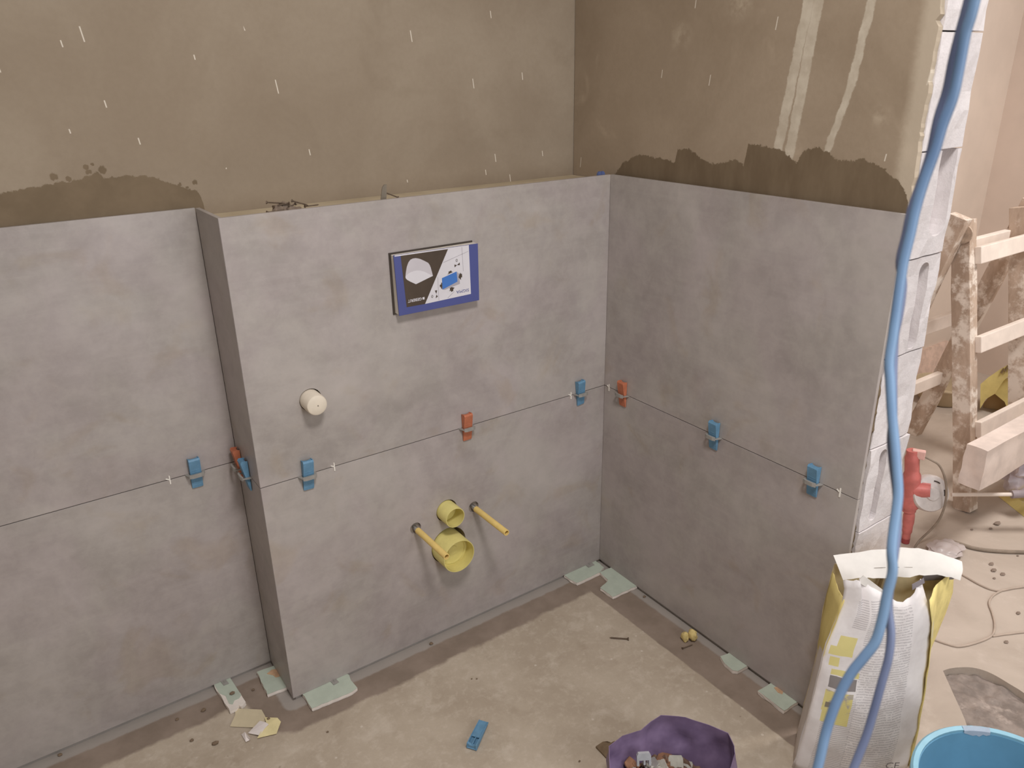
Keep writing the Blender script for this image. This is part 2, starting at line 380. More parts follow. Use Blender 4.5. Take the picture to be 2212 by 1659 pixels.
tile(bm_(), lp, ZB, ZJ-GP, M_TILE, WB); tile(bm_(), lp, ZJ+GP, ZT, M_TILE, WB)
M_TAPE = plain('gap_lightening_tape', rgb(168, 162, 156), 0.7, 0.2, 0, 0.06, 20)  # pale tape upstand, added so the shaded gaps under tiles look less black
b = bm_(); box(b, (-W+0.009, 0.0085, 0.0), (0.0, 0.0102, 0.03)); obj('gap_lightening_tape', b, M_TAPE, WFR)
b = bm_(); box(b, (-W+0.0085, 0.01, 0.0), (-W+0.0100, DL, 0.03)); obj('gap_lightening_tape', b, M_TAPE, WFR)
b = bm_(); box(b, (-3.0, DL+0.0088, 0.0), (-W+0.009, D2+0.001, 0.03)); obj('gap_lightening_tape', b, M_TAPE, WB)
# right wall: plaster skin with a broken end, two tiles, blocks behind
jag = []
z = 0.0
while z < 2.6:
    jag.append((-0.806 + 0.006*mnoise.noise(Vector((0, 1.3, z*9))) + random.uniform(-0.002, 0.002) + (0.008 if random.random() < 0.06 else 0), z)); z += random.uniform(0.006, 0.016)
jag.append((-0.806, 2.6))
b = bm_(); prism(b, [(D2-0.002, 0)] + jag + [(D2-0.002, 2.6)], CX, 0.031, 'yz'); WR = struct(obj('wall_right', b, M_PLR)); WR.rotation_euler.z = YAW
rp = [(0, 0.0000), (0, -D), (0.009, -D), (0.009, 0.0000)]
tile(bm_(), rp, ZB, ZJ-GP, M_TILE, WR); tile(bm_(), rp, ZJ+GP, ZT, M_TILE, WR)
b = bm_(); box(b, (0.0092, -0.79, 0.03), (CX+0.001, -0.02, ZT-0.012))
obj('adhesive_bed', b, plain('adhesive', rgb(150, 138, 122), 0.9, 0.1), WR)
b = bm_(); box(b, (0.0088, -0.80, 0.0), (CX+0.001, 0.0, 0.029)); obj('gap_lightening_tape', b, M_TAPE, WR)
def slot_cutter(x0, x1, z0, z1, ye, depth):
    b = bm_(); r = (x1-x0)/2; cx = (x0+x1)/2; pts = []
    for k in range(9): a = math.pi + math.pi*k/8; pts.append((cx+r*math.cos(a), z0+r+r*math.sin(a)))
    for k in range(9): a = math.pi*k/8; pts.append((cx+r*math.cos(a), z1-r+r*math.sin(a)))
    prism(b, pts, ye-0.05, ye+depth, 'xz'); return obj('cutter', b, None)
zc = [0.0] + [0.12 + 0.2005*k for k in range(13)]
for i in range(len(zc)-1):
    z0, z1 = zc[i]+(0.0018 if i else 0.001), min(zc[i+1], 2.6)-0.0012
    if z1 <= z0: continue
    ye = -0.811 + random.uniform(-0.003, 0.003); ym = -0.22 if i % 2 else -0.51
    for ya, yb, end in ((ye, ym-0.002, True), (ym+0.001, 0.248, False)):
        b = bm_(); n = 7
        # end face with chipped right arris
        pts = [(0.032, ya)]
        box(b, (0.032, ya, z0), (0.174, yb, z1))
        if end:
            bmesh.ops.subdivide_edges(b, edges=b.edges[:], cuts=5, use_grid_fill=True)
            for v in b.verts:
                if v.co.y < ya+0.002 and v.co.x > 0.17: v.co.x -= abs(mnoise.noise(v.co*40))*0.012; v.co.y += abs(mnoise.noise(v.co*53+Vector((3, 1, 2))))*0.010
                if v.co.y < ya+0.012: v.co += Vector((0, mnoise.noise(v.co*30)*0.004, 0))
        o = obj('block', b, M_BLOCK, WR)
        if end and i in (3, 4, 6, 5):
            d0 = 0.05
            par = {6: (0.092, 0.150, z0+0.035, z1+0.10, 0.03), 5: (0.092, 0.126, z0+0.004, z1-0.012, 0.022), 3: (0.060, 0.086, z0+0.012, z1-0.01, 0.02), 4: None}[i]
            if par:
                c = slot_cutter(par[0], par[1], par[2], par[3], ya, par[4]); cut(o, [c]); bpy.data.objects.remove(c)

# ------------------------------------------------------------------ levelling clips
M_BLUE = plain('blue_plastic', rgb(100, 141, 170), 0.5, 0.35, 0, 0.10, 60)
M_ORANGE = plain('orange_plastic', rgb(186, 112, 82), 0.5, 0.35, 0, 0.10, 60)
M_CLIP = plain('grey_plastic', rgb(150, 146, 140), 0.55, 0.3, 0, 0.08, 60)
M_WHITEP = plain('white_plastic', rgb(236, 230, 220), 0.5, 0.3, 0, 0.05, 40)
def wedge_bm():
    """local: tile face is y=0, outwards -y, z along the wedge (thick end up), x across"""
    b = bm_(); hw = 0.0125; zt, zb = 0.040, -0.036; t1, t0 = 0.017, 0.0035
    th = lambda z: t0 + (t1-t0)*(z-zb)/(zt-zb)
    # side walls
    for sx in (-1, 1):
        x0, x1 = (sx*hw, sx*(hw-0.0022))
        prism(b, [(-0.0006, zb), (-th(zb), zb), (-th(zt), zt-0.003), (-th(zt)+0.003, zt+0.0015), (-0.0006, zt)], min(x0, x1), max(x0, x1), 'yz')
    # sloping face over the full length
    prism(b, [(-th(zb)+0.0022, zb), (-th(zb), zb-0.0008), (-th(zt)+0.0004, zt-0.003), (-th(zt)+0.0034, zt+0.001), (-th(zt)+0.0050, zt-0.001)], -hw+0.002, hw-0.002, 'yz')
    # thick end: curved cap
    pts = []
    for k in range(7):
        q = -1 + 2*k/6; pts.append((q*(hw-0.002), -0.0010 - 0.0040*(1-q*q)))
    pts += [(hw-0.002, -th(zt)+0.004), (-hw+0.002, -th(zt)+0.004)]
    prism(b, pts, zt-0.007, zt-0.001, 'xy')
    prism(b, [(-th(zt-0.026), zt-0.028), (-th(zt)+0.004, zt-0.004), (-0.0035, zt-0.004), (-0.0035, zt-0.028)], -0.0012, 0.0012, 'yz')
    box(b, (-hw+0.002, -0.0045, zb+0.01), (hw-0.002, -0.0022, zt-0.026))
    # grip ribs across the slope
    for k in range(8):
        zz = zb+0.006+k*0.006; y = -th(zz)
        box(b, (-hw+0.003, y-0.0005, zz), (hw-0.003, y+0.001, zz+0.0014))
    return b
def clip_bm():
    """horizontal plate standing in the joint with a window for the wedge"""
    b = bm_(); o = [(-0.022, 0.006), (-0.022, -0.003), (-0.019, -0.012), (-0.0165, -0.0185), (-0.009, -0.0215), (0.009, -0.0215), (0.0165, -0.0185), (0.019, -0.012), (0.022, -0.003), (0.022, 0.006)]
    i_ = [(-0.0135, 0.003), (-0.0135, -0.004), (-0.0135, -0.010), (-0.0135, -0.0150), (-0.008, -0.0155), (0.008, -0.0155), (0.0135, -0.0150), (0.0135, -0.010), (0.0135, -0.004), (0.0135, 0.003)]
    h = 0.0009; L = []
    for zz in (-h, h): L.append(([b.verts.new((x, y, zz)) for x, y in o], [b.verts.new((x, y, zz)) for x, y in i_]))
    n = len(o)
    for k in range(n-1):
        b.faces.new((L[0][0][k], L[0][0][k+1], L[0][1][k+1], L[0][1][k])); b.faces.new((L[1][0][k+1], L[1][0][k], L[1][1][k], L[1][1][k+1]))
        b.faces.new((L[0][0][k+1], L[0][0][k], L[1][0][k], L[1][0][k+1])); b.faces.new((L[0][1][k], L[0][1][k+1], L[1][1][k+1], L[1][1][k]))
    # lip standing up in front of the wedge
    prism(b, [(-0.0165, -0.0187), (-0.009, -0.0217), (0.009, -0.0217), (0.0165, -0.0187), (0.0150, -0.0160), (0.008, -0.0172), (-0.008, -0.0172), (-0.0150, -0.0160)], -0.004, 0.005, 'xy')
    return b
_w = obj('w0', wedge_bm(), M_BLUE, bevel=0.0004); _wo = _w.data.copy(); _wo.materials.clear(); _wo.materials.append(M_ORANGE)
_c = obj('c0', clip_bm(), M_CLIP)
WEDGE = {'blue': _w.data, 'orange': _wo}; CLIP = _c.data
bpy.data.objects.remove(_w); bpy.data.objects.remove(_c)
def clip(loc, rz, col, label, tilt=0.0, dz=0.0):
    t = thing('tile_levelling_clip', label, 'tile clip', loc, (0, 0, rz), 'tile levelling clips on the joints')
    w = bpy.data.objects.new('wedge', WEDGE[col]); COL.objects.link(w); w.parent = t; w.rotation_euler = (0, tilt, 0); w.location = (0, 0, dz); w['label'] = col + ' plastic wedge'
    c = bpy.data.objects.new('clip_plate', CLIP); COL.objects.link(c); c.parent = t; c['label'] = 'grey plastic clip plate'
PI = math.pi
clip((-0.909, -0.0006, ZJ), 0, 'blue', 'blue wedge in grey clip on the joint below the white pipe cap', 0.03)
clip((-0.477, -0.0006, ZJ), 0, 'orange', 'orange wedge in grey clip on the boxing joint above the yellow pipes', -0.02)
clip((-0.096, -0.0006, ZJ), 0, 'blue', 'blue wedge in grey clip on the boxing joint close to the inner corner', -0.10)
s_, c_ = math.sin(YAW), math.cos(YAW)
for t_, col, lab, tl in ((0.084, 'orange', 'orange wedge in grey clip on the right wall beside the inner corner', 0.02), (0.423, 'blue', 'blue wedge in grey clip midway along the right wall joint', 0.03), (0.711, 'blue', 'blue wedge in grey clip on the right wall nearest the white block end', 0.02)):
    clip((s_*t_-0.0006*c_, -c_*t_, ZJ), -PI/2+YAW, col, lab, tl)
clip((-1.117, DL-0.0006, ZJ), 0, 'blue', 'blue wedge in grey clip on the recessed wall at far left', 0.0)
clip((-W-0.0006, 0.137, ZJ), -PI/2, 'orange', 'orange wedge in grey clip squeezed into the recess corner', 0.0, 0.006)
clip((-W-0.0006, 0.082, ZJ), -PI/2, 'blue', 'blue wedge in grey clip on the narrow shaded side of the boxing', 0.0)
# white cross spacers left in the joint
def spacer(P, rz, label):
    b = bm_(); box(b, (-0.0012, -0.002, -0.011), (0.0012, 0.004, 0.010)); box(b, (-0.0095, -0.002, -0.0012), (-0.001, 0.004, 0.0012), Matrix.Rotation(0.5, 4, 'Y'))
    o = obj('tile_spacer', b, M_WHITEP); o.location = P; o.rotation_euler = (0, 0, rz)
    tag(o, label, 'tile spacer', 'white cross spacers in the joints')
spacer(Vector((FW(722, 1010).x, 0, ZJ)), 0, 'thin white cross spacer in the joint right of the first boxing clip')
spacer(Vector((FW(1233, 851).x, 0, ZJ)), 0, 'thin white cross spacer touching the blue corner clip')
spacer(Vector((at(367, 1038, 1, DL).x, DL, ZJ)), 0, 'thin white cross spacer in the far left wall joint')
yq = at(1316, 838, 0, 0).y; spacer(Vector((0, yq, ZJ)), -PI/2, 'thin white cross spacer between inner corner and right orange wedge')
yq = at(1815, 1066, 0, -0.007).y; spacer(Vector((-0.0075, yq, ZJ)), -PI/2, 'thin white cross spacer at the outer end of the right wall joint')

# ------------------------------------------------------------------ plumbing on the boxing
M_YEL = plain('yellow_cap_plastic', rgb(217, 204, 130), 0.45, 0.35, 0, 0.06, 30)
M_YEL2 = plain('yellow_sleeve_plastic', rgb(228, 198, 122), 0.5, 0.3, 0, 0.06, 30)
M_CHROME = plain('zinc_rod', rgb(200, 198, 194), 0.3, 0.5, 0.9, 0.1, 60)
M_CAPW = plain('cream_cap_plastic', rgb(222, 210, 192), 0.5, 0.3, 0, 0.05, 20)
M_DARKP = plain('grey_backing', rgb(128, 118, 106), 0.8, 0.2, 0, 0.1, 30)
M_PLATE = plain('plug_plate', rgb(150, 138, 126), 0.8, 0.2, 0, 0.1, 30)
M_DARK = plain('dark_grey_plastic', rgb(70, 62, 56), 0.7, 0.2, 0, 0.1, 30)
OUT = Matrix.Rotation(math.pi/2, 4, 'X')         # z -> -y
def pipe(name, label, c, r, length, back, bottom, ring=None, mat=M_YEL, n=48):
    b = bm_(); w = 0.0022
    prof = [(0, -back), (r, -back), (r, length-0.001), (r-0.0006, length), (r-w, length), (r-w, length-bottom)]
    if ring: prof += [(r*0.86, length-bottom), (r*0.84, length-bottom+0.003), (r*0.78, length-bottom+0.003), (r*0.76, length-bottom), (r*0.30, length-bottom), (r*0.28, length-bottom+0.002), (0, length-bottom+0.002)]
    else: prof += [(0, length-bottom)]
    lathe(b, prof, n, OUT); o = obj(name, b, mat, smooth=True); o.location = c
    return tag(o, label, 'pipe cap')
pipe('drain_cap', 'small yellow cup-shaped cap on the flush pipe above the large one', (-0.549, 0, 0.3915), 0.0282, 0.047, 0.06, 0.042)
pipe('drain_cap', 'large yellow cup-shaped cap on the toilet drain', (-0.5505, 0, 0.2805), 0.0470, 0.060, 0.06, 0.036, True)
b = bm_(); r = 0.0240; lathe(b, [(0, -0.06), (r, -0.06), (r, 0.036), (r-0.0015, 0.0400), (r-0.005, 0.0418), (r*0.3, 0.0425), (0, 0.0425)], 48, OUT)
wcap = thing('pipe_stub', 'cream round pipe stub sticking out of the upper boxing tile', 'pipe cap', (-0.8795, 0, 0.7965))
obj('cap', b, M_CAPW, wcap, smooth=True)
b = bm_(); lathe(b, [(0, 0.0424), (0.0014, 0.0424), (0.0012, 0.0438), (0, 0.0438)], 12, OUT @ Matrix.Translation((0.001, 0, 0))); obj('nub', b, M_DARKP, wcap)
for x, lab in ((-0.464, 'yellow sleeved fixing rod right of the toilet drain'), (-0.643, 'yellow sleeved fixing rod left of the toilet drain')):
    t = thing('fixing_rod', lab, 'fixing rod', (x, 0, 0.371), (0.0, 0, 0), 'fixing rods for the toilet')
    b = bm_(); lathe(b, [(0, -0.05), (0.006, -0.05)] + [(0.0060 if k % 2 else 0.0050, -0.05+k*0.002) for k in range(1, 32)] + [(0, 0.016)], 14, OUT); obj('threaded_rod', b, M_CHROME, t, smooth=False)
    b = bm_(); lathe(b, [(0.0058, 0.012), (0.0082, 0.012), (0.0082, 0.158), (0.0078, 0.159), (0.0058, 0.159), (0.0054, 0.02), (0.0058, 0.012)], 24, OUT); obj('sleeve', b, M_YEL2, t, smooth=True)
    b = bm_(); lathe(b, [(0.0062, -0.016), (0.0155, -0.016), (0.0155, -0.009), (0.0062, -0.009), (0.0062, -0.016)], 24, OUT); obj('back_plate', b, M_PLATE, t)

# ------------------------------------------------------------------ cistern service box
M_CBLUE = plain('print_blue', rgb(80, 86, 140), 0.45, 0.3, 0, 0.04, 10)
M_PANEL = plain('print_white', rgb(214, 210, 214), 0.45, 0.3, 0, 0.04, 10)
M_PBLK = plain('print_black', rgb(78, 66, 56), 0.45, 0.3, 0, 0.08, 20)
M_PGREY = plain('print_grey', rgb(196, 190, 194), 0.45, 0.3, 0, 0.03, 10)
M_PGREY2 = plain('print_grey_dark', rgb(170, 164, 170), 0.45, 0.3, 0, 0.03, 10)
M_PB2 = plain('print_light_blue', rgb(70, 118, 190), 0.45, 0.3, 0, 0.04, 10)
M_BOXW = plain('white_box_plastic', rgb(222, 214, 202), 0.5, 0.3, 0, 0.05, 10)
YF = -0.0235
cb = thing('cistern_service_cover', 'white protective box with blue printed cover set into the upper boxing tile', 'cistern cover', (-0.546, 0, 0.955))
O = Vector((-0.546, 0, 0.955))
def pxz(u, v): q = FW(780+u/6.9125, 480+v/6.9125, YF); return (q.x, q.z)
b = bm_(); box(b, (-0.6555, -0.0205, 0.9575), (-0.4365, 0.04, 1.0945)); obj('box', b, M_BOXW, cb, O, bevel=0.001)
b = bm_()
for lo, hi in (((-0.6605, -0.0026, 0.9545), (-0.4385, 0.0, 0.9605)), ((-0.6605, -0.0026, 1.0945), (-0.4385, 0.0, 1.0985)), ((-0.6605, -0.0026, 0.9605), (-0.6545, 0.0, 1.0945)), ((-0.4425, -0.0026, 0.9605), (-0.4385, 0.0, 1.0945))): box(b, lo, hi)
obj('gasket', b, M_DARK, cb, O)
blue = [pxz(485, 498), pxz(1745, 318), pxz(1765, 1165), pxz(572, 1402)]
b = bm_(); prism(b, blue, YF, -0.0200, 'xz'); cov = obj('cover', b, M_CBLUE, cb, O, bevel=0.0008)
cov['label'] = 'blue printed front cover'
def pr(name, px, mat, lift, par=cov):
    b = bm_(); prism(b, [pxz(*q) for q in px], YF-lift, YF-lift+0.00012, 'xz'); return obj(name, b, mat, par, O)
pr('print_white_panel', [(1300, 395), (1608, 352), (1640, 1070), (955, 1220)], M_PANEL, 0.0002)
pr('print_top_band', [(500, 497), (1608, 340), (1608, 356), (500, 515)], M_PANEL, 0.00025)
pr('print_black_panel', [(590, 503), (1300, 395), (955, 1220), (680, 1270)], M_PBLK, 0.0002)
pr('print_hull', [(660, 820), (668, 745), (682, 665), (705, 600), (735, 560), (772, 542), (812, 536), (852, 541), (890, 552), (950, 580), (1002, 608), (1024, 640), (1040, 680), (1072, 800), (818, 925), (730, 885), (690, 862), (668, 842)], M_PGREY, 0.0004)
pr('print_hull_face', [(660, 820), (672, 798), (700, 770), (742, 745), (790, 728), (835, 720), (880, 722), (940, 738), (1072, 800), (818, 925), (730, 885), (690, 862), (668, 842)], M_PANEL, 0.0006)
pr('print_slab_side', [(1210, 1005), (1250, 1010), (1475, 920), (1465, 770), (1430, 740), (1435, 890)], M_PGREY2, 0.0004)
pr('print_slab', [(1205, 835), (1425, 735), (1438, 885), (1215, 1005)], M_PB2, 0.0006)
for k, px in enumerate(([(1285, 782), (1308, 758), (1302, 740), (1345, 720), (1352, 738), (1372, 742), (1330, 762)], [(1453, 822), (1466, 778), (1480, 752), (1488, 770), (1504, 768), (1508, 820), (1490, 826), (1490, 862)], [(1310, 1030), (1328, 1012), (1322, 988), (1348, 968), (1396, 978), (1376, 998), (1376, 1022), (1348, 1042), (1338, 1022)], [(1174, 935), (1192, 930), (1198, 896), (1209, 910), (1212, 1000), (1196, 990), (1190, 965), (1176, 972)],
        [(1392, 632), (1430, 640), (1395, 675)], [(1472, 600), (1430, 640), (1473, 640)], [(1100, 1020), (1135, 1015), (1122, 1070)], [(1125, 1080), (1145, 1110), (1112, 1135)])):
    pr('print_arrow', px, M_PBLK, 0.0005)
pr('print_logo_square', [(915, 1122), (945, 1115), (947, 1150), (917, 1156)], M_PANEL, 0.0005)
for k, px in enumerate(([(1140, 815), (1146, 815), (1165, 1165), (1159, 1166)], [(1500, 372), (1506, 372), (1528, 730), (1522, 730)], [(1225, 600), (1600, 430), (1600, 436), (1227, 607)], [(1290, 1130), (1390, 1030), (1394, 1034), (1296, 1134)])):
    pr('print_line', px, M_PGREY2, 0.0004)
def text_obj(txt, size, M, mat, parent, name='lettering', bold=False, extrude=0.0):
    cu = bpy.data.curves.new('txt', 'FONT'); cu.body = txt; cu.size = size; cu.extrude = extrude; cu.resolution_u = 2
    if bold: cu.offset = size*0.018
    o = bpy.data.objects.new('txt', cu); COL.objects.link(o); bpy.context.view_layer.update()
    me = bpy.data.meshes.new_from_object(o.evaluated_get(bpy.context.evaluated_depsgraph_get()))
    bpy.data.objects.remove(o); me.transform(M); me.materials.clear(); me.materials.append(mat); me.name = name
    q = bpy.data.objects.new(name, me); COL.objects.link(q); q.parent = parent; return q
def flip_text(txt, uR, vB, uL, h_px, mat, bold=False):
    """upside-down print: starts at the right (uR), baseline on top (vB)"""
    a = pxz(uR, vB); e = pxz(uL, vB + (uR-uL)*0.19)
    ln = math.hypot(e[0]-a[0], e[1]-a[1]); size = h_px/6.9125/930/0.70
    ang = math.atan2(e[1]-a[1], e[0]-a[0])
    cu = bpy.data.curves.new('t', 'FONT'); cu.body = txt; cu.size = size; o = bpy.data.objects.new('t', cu); COL.objects.link(o); bpy.context.view_layer.update(); wd = o.dimensions.x; bpy.data.objects.remove(o)
    X = Vector((math.cos(ang), 0, math.sin(ang))); Y = Vector((math.sin(ang), 0, -math.cos(ang))); 
    Y = Vector((0, -1, 0)).cross(X)
    M = Matrix(((X.x*ln/wd, Y.x, 0, a[0]-O.x), (X.y, Y.y, -1, YF-0.0006), (X.z*ln/wd, Y.z, 0, a[1]-O.z), (0, 0, 0, 1)))
    text_obj(txt, size, M, mat, cov, bold=bold)
flip_text('GEBERIT', 905, 1122, 700, 42, M_PANEL, True)
flip_text('SIGMA', 1610, 988, 1422, 46, M_CBLUE)
flip_text('0', 1441, 545, 1412, 46, M_PBLK)
flip_text('0', 1076, 1083, 1048, 46, M_PBLK)

# ------------------------------------------------------------------ plasterboard packers on the floor
M_GREEN = plain('green_board_paper', rgb(182, 190, 175), 0.85, 0.15, 0, 0.05, 30)
M_GYP = plain('gypsum', rgb(226, 216, 206), 0.9, 0.1, 0, 0.06, 50, 0.2)
M_STAINB = plain('board_stain', rgb(196, 160, 128), 0.85, 0.1, 0, 0.15, 50)
def packer(label, px, h=0.0125, jitter=0.0012, extra=None, z0=0.0):
    P = [G(u, v, h) for u, v in px]; c = sum(P, Vector())/len(P); org = Vector((c.x, c.y, z0))
    t = thing('plasterboard_packer', label, 'plasterboard piece', org, (0, 0, 0), 'plasterboard packers under the tiles')
    # refine outline
    out = []
    for i, p in enumerate(P):
        q = P[(i+1) % len(P)]; n = max(1, int((q-p).length/0.012))
        for k in range(n):
            r = p.lerp(q, k/n); out.append((r.x-c.x + (random.uniform(-jitter, jitter) if k else 0), r.y-c.y + (random.uniform(-jitter, jitter) if k else 0)))
    b = bm_(); n = len(out)
    rings = []
    for zz, s in ((0.0008, 0.98), (0.004, 1.0), (h-0.0018, 0.99), (h-0.0007, 1.0)):
        rings.append([b.verts.new((x*s + (random.uniform(-jitter, jitter) if 0 < s < .995 else 0), y*s, zz)) for x, y in out])
    for a, d in zip(rings, rings[1:]):
        for k in range(n): b.faces.new((a[k], a[(k+1) % n], d[(k+1) % n], d[k]))
    b.faces.new(list(reversed(rings[0]))); b.faces.new(rings[-1])
    obj('gypsum_core', b, M_GYP, t)
    top = out if not extra else [((G(u, v, h)-c).x, (G(u, v, h)-c).y) for u, v in extra]
    b = bm_(); prism(b, top, h-0.0007, h); obj('green_paper', b, M_GREEN, t)
    return t, c
def c8(u, v): return (400+u/5.267, 1380+v/5.267)
def c5(u, v): return (1180+u/4.809, 1170+v/4.809)
h = 0.0125
packer('narrow green plasterboard scrap with broken white end under the recessed wall', [c8(325, 515), c8(505, 432), c8(690, 718), c8(640, 770), c8(612, 752), c8(585, 790), c8(510, 820), c8(430, 690), c8(380, 610)], extra=[c8(325, 515), c8(505, 432), c8(640, 640), c8(610, 680), c8(560, 700), c8(540, 745), c8(500, 740), c8(460, 650), c8(390, 620)])
pk2, pc2 = packer('green plasterboard block with brown smear against the boxing side', [c8(815, 375), c8(1020, 300), c8(1160, 545), c8(935, 630)])
b = bm_(); prism(b, [((G(*c8(u, v), h)-pc2).x, (G(*c8(u, v), h)-pc2).y) for u, v in ((930, 400), (985, 355), (1035, 345), (1085, 400), (1075, 430), (1030, 440), (1000, 415))], h, h+0.0012); obj('smear', b, M_STAINB, pk2)
packer('long green plasterboard strip at the outer corner of the boxing', [c8(1330, 625), c8(1830, 392), c8(1865, 410), c8(1885, 470), c8(1958, 555), c8(1900, 600), c8(1440, 790), c8(1380, 690)])
packer('green plasterboard rectangle under the boxing tile in the inner corner', [c5(182, 345), c5(505, 190), c5(600, 268), c5(560, 318), c5(318, 428), c5(250, 395)])
packer('stepped green plasterboard piece under the right wall in the corner', [c5(555, 315), c5(690, 262), c5(948, 455), c5(690, 572), c5(560, 480), c5(632, 415), c5(640, 395)])
packer('small rounded green plasterboard scrap midway under the right wall', [c5(1808, 1190), c5(1915, 1150), c5(2102, 1285), c5(1990, 1345), c5(1935, 1335), c5(1850, 1260)], jitter=0.0006)
pk7, pc7 = packer('green plasterboard square under the right wall beside the cement bag', [(1637, 1492), (1672, 1472), (1725, 1515), (1694, 1535)])
b = bm_(); prism(b, [((G(u, v, h)-pc7).x, (G(u, v, h)-pc7).y) for u, v in ((1672, 1486), (1684, 1482), (1692, 1494), (1690, 1500), (1680, 1496))], h, h+0.0012); obj('smear', b, M_STAINB, pk7)
def clipbase(px, label):
    P = [G(u, v, h) for u, v in px]; c = sum(P, Vector())/4; b = bm_(); prism(b, [(p.x-c.x, p.y-c.y) for p in P], 0, 0.0016)
    box(b, (-0.001, -0.004, 0.0014), (0.001, 0.004, 0.003))
    o = obj('clip_base', b, M_CLIP); o.location = (c.x, c.y, h+0.0003); tag(o, label, 'clip base', 'broken grey clip bases')
clipbase([c8(395, 480), c8(460, 465), c8(498, 512), c8(440, 535)], 'grey plastic clip base on the narrow broken packer')
clipbase([c8(1640, 475), c8(1705, 447), c8(1750, 495), c8(1692, 530)], 'grey plastic clip base on the long packer strip')
clipbase([c5(395, 235), c5(455, 205), c5(500, 245), c5(440, 272)], 'grey plastic clip base on the corner packer')

# ------------------------------------------------------------------ small things on the bathroom floor
def flatbit(name, label, cat, px, mat, h=0.003, z=0.0, group=None, lift=None, f=None):
    f = f or (lambda u, v: (u, v))
    P = [G(*f(u, v), z) for u, v in px]; c = sum(P, Vector())/len(P); b = bm_()
    a, d = prism(b, [(p.x-c.x, p.y-c.y) for p in P], 0.0004, h)
    if lift:
        for k, q in enumerate(lift):
            a[k].co.z += q; d[k].co.z += q
    o = obj(name, b, mat); o.location = (c.x, c.y, z); return tag(o, label, cat, group) if label else o
# torn paper scrap
M_KRAFT = plain('cream_card', rgb(204, 190, 160), 0.85, 0.15, 0, 0.05, 20)
M_YPAP = plain('yellow_paper', rgb(216, 202, 154), 0.8, 0.15, 0, 0.08, 30)
M_WPAP = plain('white_paper', rgb(226, 216, 210), 0.8, 0.15, 0, 0.04, 30)
c0 = G(550, 1560); t = thing('torn_paper', 'torn cream and yellow card scrap with white curls near the boxing corner', 'paper scrap', (c0.x, c0.y, 0))
def leaf(name, px, mat, hs, par=t, c=c0, th=0.0008):
    P = [G(*c8(u, v), hh)-Vector((c.x, c.y, 0)) for (u, v), hh in zip(px, hs)]
    b = bm_(); a = [b.verts.new(p) for p in P]; d = [b.verts.new(p+Vector((0, 0, th))) for p in P]; n = len(P)
    b.faces.new(list(reversed(a))); b.faces.new(d)
    for k in range(n): b.faces.new((a[k], a[(k+1) % n], d[(k+1) % n], d[k]))
    return obj(name, b, mat, par)
leaf('card', [(510, 998), (570, 870), (570, 808), (610, 795), (870, 808), (910, 880), (930, 930), (790, 1012)], M_KRAFT, [.002, .003, .004, .005, .006, .006, .004, .003])
leaf('yellow_fold', [(820, 1132), (860, 1060), (930, 985), (905, 895), (1050, 900), (1090, 945), (1040, 1080)], M_YPAP, [.004, .009, .012, .012, .010, .006, .004])
leaf('white_torn_strip', [(780, 1010), (850, 935), (915, 950), (950, 975), (905, 1020), (850, 1100), (715, 1075)], M_WPAP, [.005, .010, .014, .014, .012, .006, .004])
leaf('white_curl', [(640, 1090), (680, 1060), (745, 1135), (730, 1155), (690, 1175)], M_WPAP, [.003, .012, .012, .004, .003])
# loose blue wedge
o = bpy.data.objects.new('loose_wedge', WEDGE['blue']); COL.objects.link(o)
pA, pB = G(1046, 1560, 0.01), G(1019, 1612, 0.01); dv = (pB-pA); rz = math.atan2(dv.y, dv.x)
X = Vector((-math.sin(rz), math.cos(rz), 0)); Z = Vector((math.cos(rz), math.sin(rz), 0)); Y = Vector((0, 0, 1))
X = Y.cross(Z)
o.matrix_world = Matrix.Translation(Vector(((pA.x+pB.x)/2, (pA.y+pB.y)/2, 0.0175))) @ Matrix((X, Y, Z)).transposed().to_4x4()
tag(o, 'single blue plastic wedge lying loose on the screed', 'wedge')
# screws
M_STEEL = plain('dark_screw_steel', rgb(112, 96, 82), 0.45, 0.4, 0.5, 0.15, 80)
def screw_bm(L=0.04, r=0.0016):
    b = bm_(); prof = [(0, 0), (r*2.3, 0), (r*2.2, 0.0012), (r, 0.0045)]
    k = 0; zz = 0.0055
    while zz < L*0.9: prof.append((r*(1.15 if k % 2 else 0.8), zz)); zz += 0.0011; k += 1
    prof.append((0, L)); lathe(b, prof, 10, Matrix.Rotation(math.pi/2, 4, 'Y')); return b
SCREW = obj('s0', screw_bm(), M_STEEL); SCM = SCREW.data; bpy.data.objects.remove(SCREW)
def screw(P, rz, label, sc=1.0, ry=0.0, group=None):
    o = bpy.data.objects.new('screw', SCM); COL.objects.link(o); o.location = P; o.rotation_euler = (0, ry, rz); o.scale = (sc, sc, sc); return tag(o, label, 'screw', group)
a_, e_ = G(*c5(858, 1012), 0.003), G(*c5(655, 998), 0.003); d_ = e_-a_
screw(a_, math.atan2(d_.y, d_.x), 'dark drywall screw lying alone on the bare screed', d_.length/0.04)
a_, e_ = G(*c5(1412, 1110), 0.003), G(*c5(1480, 1085), 0.003); d_ = e_-a_
screw(a_, math.atan2(d_.y, d_.x), 'dark screw half hidden under the yellow foam crumb', 0.9)
